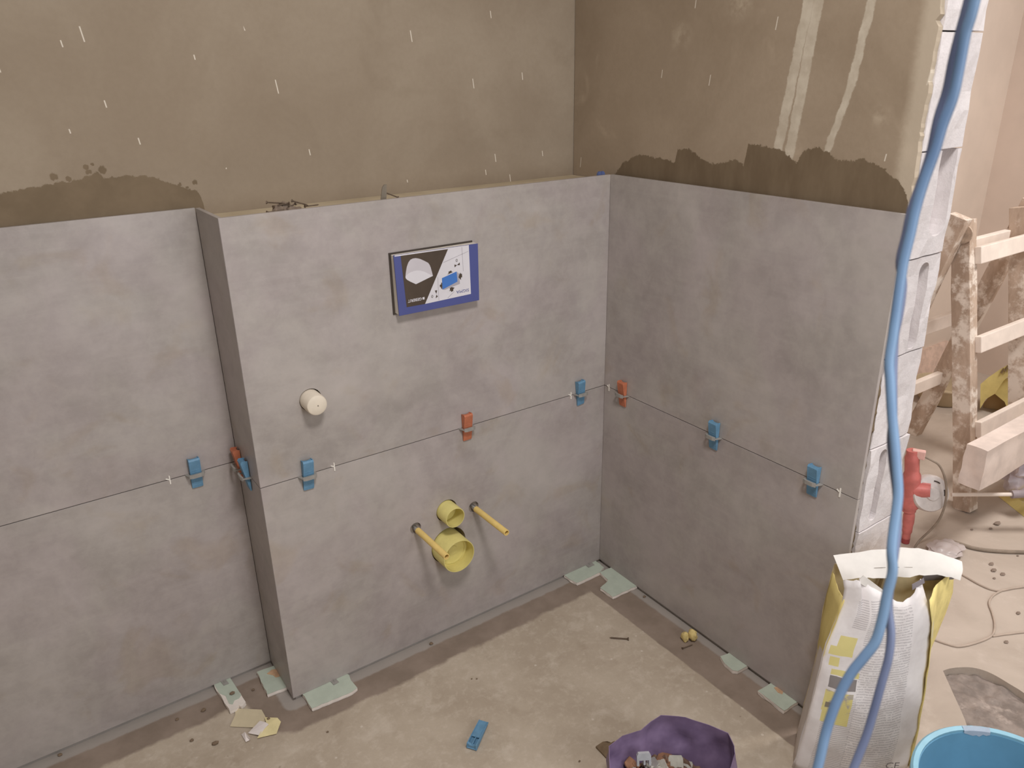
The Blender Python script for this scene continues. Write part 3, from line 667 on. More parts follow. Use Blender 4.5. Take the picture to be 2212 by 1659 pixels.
def lump(name, label, cat, P, r, mat, sc=(1, 1, 0.6), amp=0.35, seed=0, group=None, sub=2, par=None, freq=1.3):
    b = bm_(); bmesh.ops.create_icosphere(b, subdivisions=sub, radius=1.0)
    for v in b.verts:
        v.co *= 1 + amp*mnoise.noise(v.co*freq + Vector((seed*3.1, seed*1.7, seed)))
        v.co = Vector((v.co.x*sc[0]*r, v.co.y*sc[1]*r, v.co.z*sc[2]*r))
    mz = min(v.co.z for v in b.verts)
    for v in b.verts: v.co.z -= mz
    o = obj(name, b, mat, par, smooth=(sub > 2)); o.location = P
    return tag(o, label, cat, group) if label else o
M_FOAM = plain('yellow_foam', rgb(216, 194, 132), 0.9, 0.1, 0, 0.1, 60, 0.3)
cf = G(1488, 1383); t = thing('foam_crumb', 'pale yellow lump of mounting foam in two lobes near the right wall', 'foam', (cf.x, cf.y, 0))
for nm, (u, v), r, s in (('foam_lobe', (1479, 1385), 0.0115, 3), ('foam_lobe', (1495, 1384), 0.0140, 5)):
    q = G(u, v); lump(nm, None, None, (q.x-cf.x, q.y-cf.y, 0), r, M_FOAM, (0.75, 1.0, 1.3), 0.3, s, sub=3, par=t, freq=2)
M_CRUMB = plain('dark_crumb', rgb(124, 106, 88), 0.9, 0.1, 0, 0.15, 80)
for i, (u, v, r, lab) in enumerate(((932, 1392, .0065, 'brown mortar crumb on the dark strip below the large drain'), (440, 1536, .0075, 'round brown mortar crumb left of the narrow packer'), (466, 1608, .0085, 'largest dark mortar crumb left of the torn card'), (383, 1555, .0050, 'small dark mortar crumb on the far left dark strip'), (415, 1601, .0055, 'small mortar crumb left of the largest one'),
        (547, 1492, .0050, 'mortar crumb between the two packers at the recess'), (502, 1500, .0075, 'dark crumb lying on the narrow packer'), (1019, 1467, .0026, 'left one of two tiny black crumbs on open screed'), (1030, 1467, .0026, 'right one of two tiny black crumbs on open screed'),
        (708, 1582, .0034, 'tiny dark crumb right of the torn card'), (986, 1347, .0060, 'dark crumb in the gap under the boxing tile'), (812, 1427, .0055, 'dark crumb under the boxing tile near the long packer'), (1392, 1290, .0055, 'dark shaving by the right wall behind the stepped packer'), (580, 1553, .0042, 'dark crumb lying on the torn card'), (130, 1632, .0060, 'flat dark shaving at the far left wall base'), (158, 1603, .0055, 'dark crumb against the far left tile edge'), (1252, 1645, .0030, 'small dark shaving left of the purple bag'))):
    on = {502: 0.0126, 580: 0.013}.get(u, 0.0004)
    q = G(u, v, on); lump('mortar_crumb', lab, 'mortar crumb', (q.x, q.y, on), r, M_CRUMB, (1, 0.75, 0.5), 0.4, i, 'mortar crumbs on the floor', 1)
# ------------------------------------------------------------------ things on the ledge
def lg(u, v, y): q = at(u, v, 1, y); return q
t0 = lg(612, 455, 0.045)
for i, (dx, y, z, rz, ry, sc, lab) in enumerate(((-0.040, 0.030, 0.004, 0.10, 0.0, 0.95, 'lowest drywall screw at the left of the ledge pile'), (-0.032, 0.052, 0.021, -0.25, 0.12, 0.95, 'raised drywall screw sticking out left of the ledge pile'), (0.020, 0.045, 0.020, -0.2, 0.35, 0.9, 'drywall screw sloping down right of the ledge pile'), (0.045, 0.040, 0.006, 0.1, 0.0, 0.85, 'rightmost drywall screw lying flat on the ledge'), (0.0, 0.06, 0.012, 1.2, 0.2, 0.9, 'drywall screw across the back of the ledge pile'), (0.012, 0.035, 0.017, 2.7, 0.15, 0.9, 'drywall screw lying over the front of the ledge pile'), (-0.022, 0.040, 0.012, 0.5, -0.1, 0.9, 'drywall screw crossing the left lump of the ledge pile'), (0.030, 0.050, 0.012, 3.3, 0.3, 0.9, 'drywall screw pointing back left over the ledge pile'))):
    screw((t0.x+dx, y, ZL+z+0.010), rz, lab, sc, ry, 'screws piled on the ledge')
M_RUST = plain('grey_plug_plastic', rgb(128, 112, 98), 0.7, 0.2, 0, 0.2, 60)
for i, (dx, y, r, s) in enumerate(((-0.012, 0.040, 0.0105, 1), (0.004, 0.052, 0.0145, 2), (0.018, 0.038, 0.0095, 3), (0.030, 0.046, 0.0085, 4))):
    lump('wall_plug', ('leftmost brown lump', 'largest brown lump', 'third brown lump', 'rightmost brown lump')[i] + ' in the screw pile on the ledge', 'plug', (t0.x+dx, y, ZL), r, M_RUST, (1.2, 0.8, 1.0), 0.5, s+20, 'lumps in the ledge pile', 2)
q = lg(826, 424, 0.030); t = thing('metal_strip', 'grey metal strip standing on the ledge with a screw beside it', 'metal strip', (q.x, 0.030, ZL))
b = bm_(); prism(b, [(-0.008, 0.0), (0.006, 0.0), (0.010, 0.022), (0.0125, 0.046), (0.006, 0.046), (0.001, 0.040)], -0.001, 0.001, 'xz'); obj('strip', b, plain('grey_metal', rgb(128, 118, 104), 0.5, 0.4, 0.3), t)
screw((q.x+0.042, 0.035, ZL+0.0135), PI-0.25, 'small screw leaning against the metal strip on the ledge', 0.85, -0.42)
q = at(1297, 376, 1, 0.02); t = thing('corner_spacer', 'small dark blue two-lobed plastic piece behind the inner corner tile edge', 'spacer', (q.x-0.002, 0.016, ZL))
for sx in (-1, 1):
    pts = [(0, 0.0)] + [(0.011*math.cos(a)*0.95, 0.016+0.010*math.sin(a)) for a in [k*math.pi/8 for k in range(0, 6)]] + [(0.0006, 0.024)]
    pts = [(0.0004, 0.0), (0.012, 0.0), (0.0125, 0.016), (0.011, 0.022), (0.007, 0.0262), (0.003, 0.0262), (0.0004, 0.0240)]
    b = bm_(); prism(b, [(sx*x, z_) for x, z_ in pts], -0.003, 0.003, 'xz'); obj('lobe', b, plain('dark_blue_plastic', rgb(88, 100, 142), 0.5, 0.3), t)

# ------------------------------------------------------------------ purple bag with clips
M_PUR = NT('purple_film', 0.42, 0.4); n_ = M_PUR.noise(M_PUR.obj(), 18, 3, .6)
M_PUR.col(M_PUR.mix(M_PUR.ss(n_, .3, .7), rgb(107, 89, 118), rgb(130, 110, 140))); M_PUR = M_PUR.mat
pc = Vector((-0.452, -0.792, 0)); t = thing('purple_bag', 'crumpled purple plastic bag standing open and full of clips', 'bag', pc)
rimpx = [(1316, 1612), (1345, 1590), (1385, 1578), (1405, 1560), (1428, 1546), (1480, 1550), (1530, 1566), (1572, 1584), (1585, 1612), (1587, 1628), (1575, 1668), (1530, 1715), (1470, 1740), (1400, 1735), (1345, 1705), (1318, 1660)]
rimz = [.115, .118, .125, .135, .148, .150, .150, .148, .142, .135, .12, .11, .10, .10, .105, .11]
rim = [G(u, v, zz)-pc for (u, v), zz in zip(rimpx, rimz)]
rc = sum(rim, Vector())/len(rim)
rim = [p.lerp(q, k/4) for p, q in zip(rim, rim[1:]+rim[:1]) for k in range(4)]; nr = len(rim)
P = []
for j in range(13):
    s = j/12; row = []
    for k, p in enumerate(rim):
        base = Vector(((p.x-rc.x)*0.80+rc.x*0.6, (p.y-rc.y)*0.80+rc.y*0.6, 0.0008))
        q = base.lerp(p, s); bul = 1 + 0.10*math.sin(math.pi*s)
        cr = (0.014*mnoise.noise(Vector((q.x*24, q.y*24, q.z*20+4))) + 0.006*mnoise.noise(Vector((q.x*60, q.y*60, q.z*30))))*(math.sin(math.pi*min(1, s*0.93+0.04)))
        d = Vector((q.x-rc.x*.8, q.y-rc.y*.8, 0)); L_ = d.length; d = d/L_ if L_ else d
        q = Vector((rc.x*.8, rc.y*.8, q.z)) + d*(L_*bul+cr); q.z = max(0.0008, q.z)
        row.append(q)
    P.append(row)
b = bm_(); V = [[b.verts.new(p) for p in row] for row in P]; fs = []
for i in range(12):
    for k in range(nr): fs.append(b.faces.new((V[i][k], V[i][(k+1) % nr], V[i+1][(k+1) % nr], V[i+1][k])))
fs.append(b.faces.new(list(reversed(V[0])))); b.normal_update(); bmesh.ops.solidify(b, geom=fs, thickness=0.0012)
obj('bag_film', b, M_PUR, t, smooth=True)
# contents
M_CLEAR = plain('milky_plastic', rgb(176, 172, 160), 0.35, 0.5, 0, 0.1, 50)
M_BRN = plain('brown_plastic', rgb(138, 100, 76), 0.5, 0.3, 0, 0.15, 50)
def capclip(P, rot, mat, label):
    b = bm_()
    prism(b, [(-0.016, 0), (0.016, 0), (0.016, 0.022), (0.013, 0.028), (-0.013, 0.028), (-0.016, 0.022)], -0.0015, 0.0015, 'xz')
    for x0, x1 in ((-0.012, -0.003), (0.003, 0.012)): box(b, (x0, -0.0025, 0.004), (x1, 0.0025, 0.014))
    box(b, (-0.018, -0.006, -0.002), (0.018, 0.006, 0.0015))
    o = obj('spare_clip', b, mat); o.location = P; o.rotation_euler = rot; tag(o, label, 'tile clip', 'spare clips inside the purple bag')
def inb(u, v, z): return G(u, v, z)
q = inb(1392, 1632, 0.105); b = bm_()
pts = [(-0.0155, 0), (-0.0155, 0.022), (-0.012, 0.028), (0.012, 0.028), (0.0155, 0.022), (0.0155, 0), (0.0105, 0), (0.0105, 0.012), (0.003, 0.012), (0.003, 0.002), (-0.001, 0.002), (-0.001, 0.012), (-0.0105, 0.012), (-0.0105, 0)]
prism(b, pts, -0.004, 0.004, 'xz'); o = obj('spare_clip', b, plain('pale_grey_plastic', rgb(170, 170, 172), 0.5, 0.3)); o.location = (q.x, q.y, 0.078); o.rotation_euler = (-0.3, 0, -0.55); tag(o, 'pale grey windowed clip standing up in the purple bag', 'tile clip', 'spare clips inside the purple bag')
for i, (u, v, zz, rz, rx, mt, lab) in enumerate(((1380, 1665, 0.066, 0.3, 1.2, M_CLEAR, 'milky clip at the left of the purple bag'), (1418, 1655, 0.070, 1.1, 0.9, M_CLEAR, 'milky clip in the middle of the purple bag'), (1432, 1640, 0.060, 2.0, 1.3, M_BRN, 'brown clip lying in the shade of the purple bag'), (1452, 1660, 0.062, -0.5, 1.1, M_BRN, 'reddish brown clip right of the milky ones'), (1470, 1675, 0.055, 0.8, 1.4, M_CLEAR, 'milky clip at the right of the purple bag'), (1405, 1690, 0.06, 0.1, 1.3, M_CLIP, 'grey clip at the front of the purple bag'))):
    q = inb(u, v, zz); capclip((q.x, q.y, zz-0.015), (rx, 0.1*i, rz), mt, lab)
k = 0
for u, v, zz in ((1372, 1652, .064), (1398, 1648, .070), (1412, 1640, .072), (1425, 1650, .076), (1440, 1648, .066), (1448, 1642, .058), (1462, 1650, .060), (1478, 1656, .058), (1492, 1664, .054), (1388, 1672, .070), (1430, 1672, .072), (1458, 1680, .066)):
    q = inb(u, v, zz); k += 1
    capclip((q.x, q.y, zz-0.016), (random.uniform(0.6, 1.7), random.uniform(-.5, .5), random.uniform(-3, 3)), (M_CLEAR, M_BRN, M_CLIP, M_CLEAR)[k % 4], 'tangled spare tile clip lying in the heap inside the purple bag')
b = bm_(); n = 24; rows = []
for i in range(13):
    f = i/12; row = []
    for j in range(n+1):
        a = 2*math.pi*(j % n)/n; x, y_ = rc.x*.8+0.088*f*math.cos(a), rc.y*.8+0.088*f*math.sin(a)
        row.append(Vector((x, y_, 0.040+0.010*(1-f*f)+0.016*mnoise.noise(Vector((x*70, y_*70, 2))))))
    rows.append(row)
sheet(b, rows); bmesh.ops.remove_doubles(b, verts=b.verts, dist=0.0002)
o = obj('clip_heap', b, plain('dark_brown_plastic', rgb(112, 88, 72), 0.55, 0.3, 0, 0.3, 70), t); o['kind'] = 'stuff'; o['label'] = 'heap of brownish clips filling the bag'
q = G(1308, 1620); b = bm_()
pts = [G(u, v, zz)-Vector((q.x, q.y, 0)) for (u, v), zz in zip([(1287, 1612), (1302, 1602), (1312, 1601), (1320, 1604), (1328, 1600), (1326, 1638), (1310, 1637)], [.006, .012, .016, .012, .010, .004, .004])]
a = [b.verts.new(p) for p in pts]; d = [b.verts.new((p.x, p.y, 0.0006)) for p in pts]; b.faces.new(a); b.faces.new(list(reversed(d)))
for k in range(len(a)): b.faces.new((a[k], d[k], d[(k+1) % len(a)], a[(k+1) % len(a)]))
o = obj('rag', b, plain('brown_rag', rgb(118, 100, 80), 0.9, 0.1, 0, 0.15, 60)); o.location = (q.x, q.y, 0); tag(o, 'small brown crumpled rag poking out left of the purple bag', 'rag')

# ------------------------------------------------------------------ cement bag
BN = Vector((0.581, 0.814, 0)); B0 = Vector((-0.165, -0.87, 0)); BW = Vector((0.814, -0.581, 0))
def mk_bagprint():
    m = NT('bag_print', 0.75, 0.2); u, v, _ = m.sep(m.uv())
    paper = m.mix(m.ss(m.noise(m.obj(), 12, 4, .6), .3, .7), rgb(214, 206, 204), rgb(232, 226, 224))
    def rect(u0, u1, v0, v1):
        a = m.m('MULTIPLY', m.m('GREATER_THAN', u, u0), m.m('LESS_THAN', u, u1)); c = m.m('MULTIPLY', m.m('GREATER_THAN', v, v0), m.m('LESS_THAN', v, v1)); return m.m('MULTIPLY', a, c)
    n1 = m.noise(m.comb(m.m('MULTIPLY', u, 3.0), m.m('MULTIPLY', m.m('FLOOR', m.m('MULTIPLY', v, 78.0)), 1.7), 0.0), 6, 2, .5)
    n2 = m.noise(m.comb(m.m('MULTIPLY', u, 60.0), m.m('MULTIPLY', v, 78.0), 0.0), 3, 2, .6)
    line = m.m('LESS_THAN', m.m('FRACT', m.m('MULTIPLY', v, 78.0)), 0.50)
    fine = m.m('LESS_THAN', m.m('FRACT', m.m('MULTIPLY', v, 105.0)), 0.55)
    n3 = m.noise(m.comb(m.m('MULTIPLY', u, 16.0), m.m('MULTIPLY', m.m('FLOOR', m.m('MULTIPLY', v, 78.0)), 3.1), 4.0), 3, 1, .5)
    txt = m.m('MULTIPLY', m.m('MULTIPLY', line, m.m('GREATER_THAN', n1, 0.34)), m.m('MULTIPLY', m.ss(n2, 0.30, 0.62), m.ss(n3, 0.36, 0.40)))
    txf = m.m('MULTIPLY', fine, m.ss(n2, 0.2, 0.5))
    reg = rect(0.32, 0.78, 0.06, 0.90)
    reg2 = m.m('MAXIMUM', m.m('MAXIMUM', rect(0.10, 0.33, 0.02, 0.46), rect(0.30, 0.56, 0.72, 0.93)), rect(0.16, 0.28, 0.80, 0.93))
    ink = m.m('MAXIMUM', m.m('MULTIPLY', txt, reg), m.m('MULTIPLY', m.m('MULTIPLY', txf, reg2), 0.8))
    col = m.mix(m.m('MULTIPLY', ink, 0.50), paper, rgb(126, 118, 122))
    yl = rgb(216, 202, 118); gr = rgb(112, 104, 102)
    for r, c in ((rect(0.09, 0.24, 0.70, 0.755), yl), (rect(0.04, 0.24, 0.655, 0.70), yl), (rect(0.06, 0.14, 0.60, 0.645), yl), (rect(0.09, 0.32, 0.555, 0.585), yl), (rect(0.09, 0.185, 0.49, 0.55), gr), (rect(0.20, 0.31, 0.49, 0.55), gr), (rect(0.08, 0.30, 0.36, 0.475), m.mix(m.ss(m.noise(m.obj(), 60, 2, .5), .45, .6), yl, rgb(170, 160, 140))), (rect(0.09, 0.30, 0.30, 0.36), yl), (rect(0.10, 0.18, 0.38, 0.41), gr)):
        col = m.mix(m.m('MULTIPLY', r, 0.85), col, c)
    m.col(col); m.bump(m.noise(m.obj(), 25, 3, .6), .25, .004); return m.mat
M_BP = mk_bagprint()
M_BYEL = plain('bag_yellow', rgb(226, 208, 138), 0.7, 0.2, 0, 0.12, 25, 0.2, dust=(rgb(206, 196, 168), 0.56))
M_BIN = plain('bag_inner_paper', rgb(222, 204, 162), 0.8, 0.15, 0, 0.14, 14, 0.2)
M_BWH = plain('bag_white_paper', rgb(226, 220, 213), 0.75, 0.2, 0, 0.05, 20, 0.2)
bag = thing('cement_bag', 'torn open white and yellow tile adhesive bag standing at the wall end', 'cement bag', B0 + BW*0.12 + BN*0.05)
BO = Vector(bag.location)
def BP(s, dep, z): return B0 + BW*s + BN*dep + Vector((0, 0, z)) - BO
def interp(tab, x):
    for (x0, y0), (x1, y1) in zip(tab, tab[1:]):
        if x <= x1: return y0 + (y1-y0)*max(0, (x-x0)/(x1-x0))
    return tab[-1][1]
LEFT = [(0, -0.012), (0.14, 0.004), (0.243, 0.011), (0.342, 0.016), (0.39, 0.026), (0.448, 0.038), (0.488, 0.038), (0.521, 0.028)]
RIGHT = [(0, 0.251), (0.111, 0.251), (0.216, 0.247), (0.34, 0.236), (0.423, 0.224), (0.493, 0.200), (0.53, 0.195)]
TOP = [(0, 0.505), (0.15, 0.515), (0.27, 0.500), (0.5, 0.474), (0.62, 0.460), (0.80, 0.466), (0.86, 0.474), (1.0, 0.493)]
NU, NV = 29, 27; P = []; UVs = []
for j in range(NV):
    row = []; ur = []
    for i in range(NU):
        uu = i/(NU-1); zt = interp(TOP, uu) + 0.004*mnoise.noise(Vector((uu*14, 1, 0))); z_ = 0.001 + (zt-0.001)*j/(NV-1)
        s = interp(LEFT, z_)*(1-uu) + interp(RIGHT, z_)*uu
        bulge = -0.038*math.sin(math.pi*uu)**0.8*(1-0.55*z_/0.5) + 0.018*abs(uu-0.42)
        crum = 0.006*mnoise.noise(Vector((uu*5, z_*14, 2.0))) + 0.003*mnoise.noise(Vector((uu*11, z_*40, 7.0)))
        if z_ > 0.42 and 0.2 < uu: bulge += (z_-0.42)*0.25
        row.append(BP(s, bulge+crum, z_)); ur.append((uu, z_/0.5))
    P.append(row); UVs.append(ur)
b = bm_(); V = sheet(b, P); uvl = b.loops.layers.uv.new('UVMap'); idx = {}
for j in range(NV):
    for i in range(NU): idx[V[j][i]] = UVs[j][i]
for f in b.faces:
    for l in f.loops: l[uvl].uv = idx[l.vert]
fo = obj('front_panel', b, M_BP, bag, smooth=True, recalc=False); md = fo.modifiers.new('thick', 'SOLIDIFY'); md.thickness = 0.0012; md.offset = 0
fo['label'] = 'white printed front of the bag'
def gusset(name, s0f, s1f, mat, d1=0.10, inward=0.02, n=9, ztop=0.49):
    P = []
    for j in range(17):
        z_ = 0.001 + (ztop-0.001)*j/16; a = s0f(z_); e = s1f(z_); row = []
        for i in range(n):
            q = i/(n-1); inn = inward*(1-abs(2*q-1)); inn += 0.004*mnoise.noise(Vector((q*4, z_*22, 3)))
            row.append(BP(a*(1-q)+e*q + inn, 0.002+d1*q, z_))
        P.append(row)
    b = bm_(); sheet(b, P); o = obj(name, b, mat, bag, smooth=True); m_ = o.modifiers.new('thick', 'SOLIDIFY'); m_.thickness = 0.001; return o
BL_ = lambda z_: interp([(0, 0.03), (0.20, 0.045), (0.29, 0.047), (0.353, 0.044), (0.462, 0.052), (0.52, 0.06)], z_)
BR_ = lambda z_: interp([(0, 0.275), (0.236, 0.300), (0.288, 0.308), (0.399, 0.322), (0.46, 0.312), (0.52, 0.30)], z_)
def mk_gus():
    m = NT('bag_gusset_print', .72, .2); x, y, z = m.sep(m.pos())
    f = m.ss(m.m('ADD', z, m.m('MULTIPLY', m.m('SUBTRACT', m.noise(m.obj(), 9, 4, .6), .5), 0.5)), 0.26, 0.30)
    m.col(m.mix(f, rgb(214, 204, 196), m.mix(m.noise(m.obj(), 16, 4, .6), rgb(210, 188, 112), rgb(224, 206, 140)))); m.bump(m.noise(m.obj(), 22, 3, .6), .3, .004); return m.mat
gusset('side_gusset', lambda z_: interp(LEFT, z_), lambda z_: BL_(z_), mk_gus(), 0.10, -0.002, ztop=0.46)
gusset('side_gusset', lambda z_: interp(RIGHT, z_), lambda z_: BR_(z_), M_BYEL, 0.10, -0.012, ztop=0.46)
P = [[BP(BL_(z_)*(1-q)+BR_(z_)*q, 0.102 + 0.006*mnoise.noise(Vector((q*6, z_*16, 9))), z_) for q in [i/16 for i in range(17)]] for z_ in [0.001+0.479*j/16 for j in range(17)]]
b = bm_(); sheet(b, P, 0.001); obj('back_panel', b, M_BIN, bag, smooth=True)
# folded white top hem
top = [(0.045, 0.507), (0.11, 0.517), (0.177, 0.525), (0.221, 0.524), (0.27, 0.510), (0.318, 0.490)]
bot = [(0.058, 0.468), (0.10, 0.474), (0.15, 0.472), (0.207, 0.477), (0.252, 0.480), (0.303, 0.466)]
P = []
for j in range(7):
    q = j/6; row = []
    for k in range(26):
        tt = k/25*5; i = min(4, int(tt)); fr = tt-i
        a = [top[i][m_]*(1-fr)+top[i+1][m_]*fr for m_ in (0, 1)]; e = [bot[i][m_]*(1-fr)+bot[i+1][m_]*fr for m_ in (0, 1)]
        row.append(BP(e[0]*(1-q)+a[0]*q, 0.060 + 0.036*q - 0.008*math.sin(math.pi*q*0.8)*(0.4+0.6*(k/25)) + 0.003*mnoise.noise(Vector((k*.4, q*2, 5))), e[1]*(1-q)+a[1]*q + (0.0035*mnoise.noise(Vector((k*.9, 3, 1))) if j == 0 else 0)))
    P.append(row)
b = bm_(); sheet(b, P, 0.0015); obj('top_hem', b, M_BWH, bag, smooth=True)
b = bm_(); tube(b, smoothpath([BP(0.065, 0.0735, 0.484), BP(0.11, 0.0715, 0.489), BP(0.16, 0.0700, 0.492), BP(0.205, 0.069, 0.492)], 4), 0.0009, 6); obj('stitching', b, M_DARKP, bag)
b = bm_(); prism(b, [(0.238, 0.444), (0.245, 0.469), (0.285, 0.468), (0.309, 0.452), (0.306, 0.447)], 0.098, 0.0995, 'xz')
for v in b.verts: v.co = BP(v.co.x, v.co.y-0.010, v.co.z)
obj('hem_underside', b, plain('grey_print', rgb(128, 120, 120), .7, .2), bag)
b = bm_(); prism(b, [(0.181, 0.474), (0.203, 0.492), (0.199, 0.503), (0.178, 0.488)], 0.012, 0.0132, 'xz')
for v in b.verts: v.co = BP(v.co.x, v.co.y+0.004, v.co.z)
obj('torn_tab', b, plain('grey_print2', rgb(140, 132, 136), .7, .2), bag)
b = bm_(); prism(b, [(0.060, 0.505), (0.118, 0.466), (0.122, 0.478), (0.070, 0.520)], 0.004, 0.0052, 'xz')
for v in b.verts: v.co = BP(v.co.x, v.co.y+0.000, v.co.z)
obj('torn_flap', b, M_BWH, bag)
b = bm_(); tube(b, [BP(0.158, 0.094, 0.455), BP(0.152, 0.092, 0.42), BP(0.150, 0.092, 0.36)], 0.0035, 8); obj('inner_seam', b, plain('seam_brown', rgb(150, 128, 92), .8, .1), bag)
fp_ = [(0.055, 0.000, 0.10)]
# fill so the bag holds something
b = bm_(); prism(b, [(0.02, 0.0), (0.06, -0.025), (0.13, -0.032), (0.20, -0.022), (0.225, 0.0), (0.270, 0.090), (0.055, 0.090)], 0.002, 0.24, 'xy')
for v in b.verts: v.co = BP(v.co.x, v.co.y+0.012, v.co.z)
obj('powder', b, plain('grey_powder', rgb(168, 156, 140), .95, .05, 0, .1, 40), bag)
# CE mark (front panel follows the bulge there)
def ce():
    s0, z0 = 0.172, 0.040
    o = []
    X = BW; Zv = Vector((0, 0, 1)); Nn = -BN
    dep = -0.034
    base = B0 + BW*s0 + BN*dep + Vector((0, 0, z0)) - BO
    M = Matrix(((X.x, Zv.x, Nn.x, base.x), (X.y, Zv.y, Nn.y, base.y), (X.z, Zv.z, Nn.z, base.z), (0, 0, 0, 1)))
    return text_obj('CE', 0.026, M, plain('print_ink', rgb(128, 120, 120), .7, .2), fo, 'lettering')
ce()

# ------------------------------------------------------------------ blue bucket
M_BUCK = plain('bucket_blue', rgb(100, 148, 176), 0.45, 0.35, 0, 0.07, 9, dust=(rgb(120, 160, 182), 0.62))
M_RIM = plain('bucket_rim_blue', rgb(132, 178, 196), 0.45, 0.35, 0, 0.06, 20)
M_SPLAT = plain('mortar_splat', rgb(160, 172, 186), 0.9, 0.1, 0, 0.06, 40)
bz = 0.27; bc = Vector((-0.137, -1.257, 0)); R_ = 0.164
bk = thing('bucket', 'round blue plastic bucket with pale rim in front of the cement bag', 'bucket', bc)
b = bm_(); lathe(b, [(0, 0.001), (0.120, 0.001), (0.124, 0.006), (R_-0.010, bz-0.008), (R_-0.014, bz-0.008), (0.1195, 0.010), (0, 0.008)], 64); obj('shell', b, M_BUCK, bk, smooth=True)
b = bm_(); lathe(b, [(R_-0.0125, bz-0.002), (R_-0.004, bz), (R_, bz-0.004), (R_, bz-0.020), (R_-0.002, bz-0.022), (R_-0.010, bz-0.020), (R_-0.0125, bz-0.006), (R_-0.0125, bz-0.002)], 64); obj('rim', b, M_RIM, bk, smooth=True)
b = bm_()
p0 = G(2105, 1566, bz)-bc; a0 = math.atan2(p0.y, p0.x); V = []
for k in range(9):
    a = a0-0.16+0.32*k/8; V.append([Vector((rr*math.cos(a), rr*math.sin(a), zz)) for rr, zz in ((R_-0.004-0.002*abs(math.sin(k*2.3)), bz+0.0002), (R_-0.0085, bz-0.0002), (R_-0.0140, bz-0.003), (R_-0.0150, bz-0.008-0.009*abs(math.sin(k*1.7))*math.sin(math.pi*k/8)))])
sheet(b, V, 0.0004); obj('mortar_splash', b, M_SPLAT, bk, smooth=True)
b = bm_(); tube(b, [(R_*math.cos(a)*1.02, R_*math.sin(a)*1.02, bz-0.03-0.05*math.sin((a-3.6)/2.6*math.pi)) for a in [3.6+2.6*k/20 for k in range(21)]], 0.0025, 8); obj('handle', b, M_CHROME, bk, smooth=True)

# ------------------------------------------------------------------ hanging blue cable (two runs of one lead)
M_CAB = NT('blue_cable', 0.4, 0.4); M_CAB.col(M_CAB.mix(M_CAB.ss(M_CAB.noise(M_CAB.obj(), 8, 3, .5), .35, .65), rgb(90, 114, 146), rgb(110, 137, 166))); M_CAB = M_CAB.mat
M_CAB2 = NT('blue_cable_dark', 0.4, 0.4); M_CAB2.col(M_CAB2.mix(M_CAB2.ss(M_CAB2.noise(M_CAB2.obj(), 8, 3, .5), .35, .65), rgb(88, 96, 122), rgb(106, 115, 142))); M_CAB2 = M_CAB2.mat
def pt(u, v, t_): return CAM + ray(u, v)*t_
A = [(2101, 20), (2085, 75), (2071, 150), (2058, 211), (2036, 271), (2018, 331), (1996, 392), (1978, 452), (1966, 507), (1952, 565), (1944, 615), (1935, 680), (1929, 724), (1921, 782), (1923, 825), (1927, 897), (1932, 950), (1936, 1000), (1940, 1055), (1938, 1091), (1931, 1140), (1926, 1190), (1928, 1235), (1916, 1285), (1906, 1336), (1891, 1386), (1866, 1420), (1839, 1454), (1812, 1504), (1787, 1572), (1771, 1639)]
B = [(2092, 0), (2072, 75), (2057, 136), (2045, 196), (2026, 256), (2010, 331), (1990, 392), (1969, 452), (1957, 507), (1944, 565), (1950, 615), (1942, 680), (1933, 724), (1930, 782), (1929, 825), (1929, 897), (1925, 950), (1929, 1000), (1936, 1055), (1938, 1091), (1938, 1140), (1933, 1190), (1926, 1235), (1920, 1285), (1919.5, 1319), (1924.6, 1369), (1919.5, 1420), (1906, 1470), (1887, 1538), (1872, 1588), (1852, 1639)]
TA, TB = 0.70, 0.711
pa = [pt(u, v, TA + 0.0001*max(0, v-1200)) for u, v in A]; pb = [pt(u, v, TB + 0.0001*max(0, v-1200)) for u, v in B]
def extend(p, fx, fy, jx):
    up = (p[0]-p[3]).normalized(); k = (2.5-p[0].z)/max(up.z, 0.2)
    head = [p[0]+up*k*q for q in (1, .7, .45, .28, .16, .08, .04)]
    dn = (p[-1]-p[-2]); l1 = p[-1]+dn*1.5; l2 = l1+dn*2.0+Vector((0.0, 0, -0.06))
    return head + p + [p[-1]+dn*0.7, l1, l2, Vector((l2.x-0.02, l2.y-0.02, 0.45)), Vector((l2.x+jx, l2.y-0.06, 0.05)), Vector((fx, fy, 0.006)), Vector((fx+0.2, fy-0.25, 0.006))]
pa = extend(pa, -0.98, -1.62, -0.01); pb = extend(pb, -0.86, -1.64, 0.03)
for nm, path, mt, lab, r in (('hanging_cable', pa, M_CAB, 'bright blue cable hanging in front of the wall end, swinging left at the bottom', 0.0040), ('hanging_cable', pb, M_CAB2, 'greyer blue cable twisted round the bright one, hanging right of it', 0.0034)):
    b = bm_(); tube(b, smoothpath(path, 5), r, 12); tag(obj(nm, b, mt, smooth=True), lab, 'cable', 'blue cables hanging down')

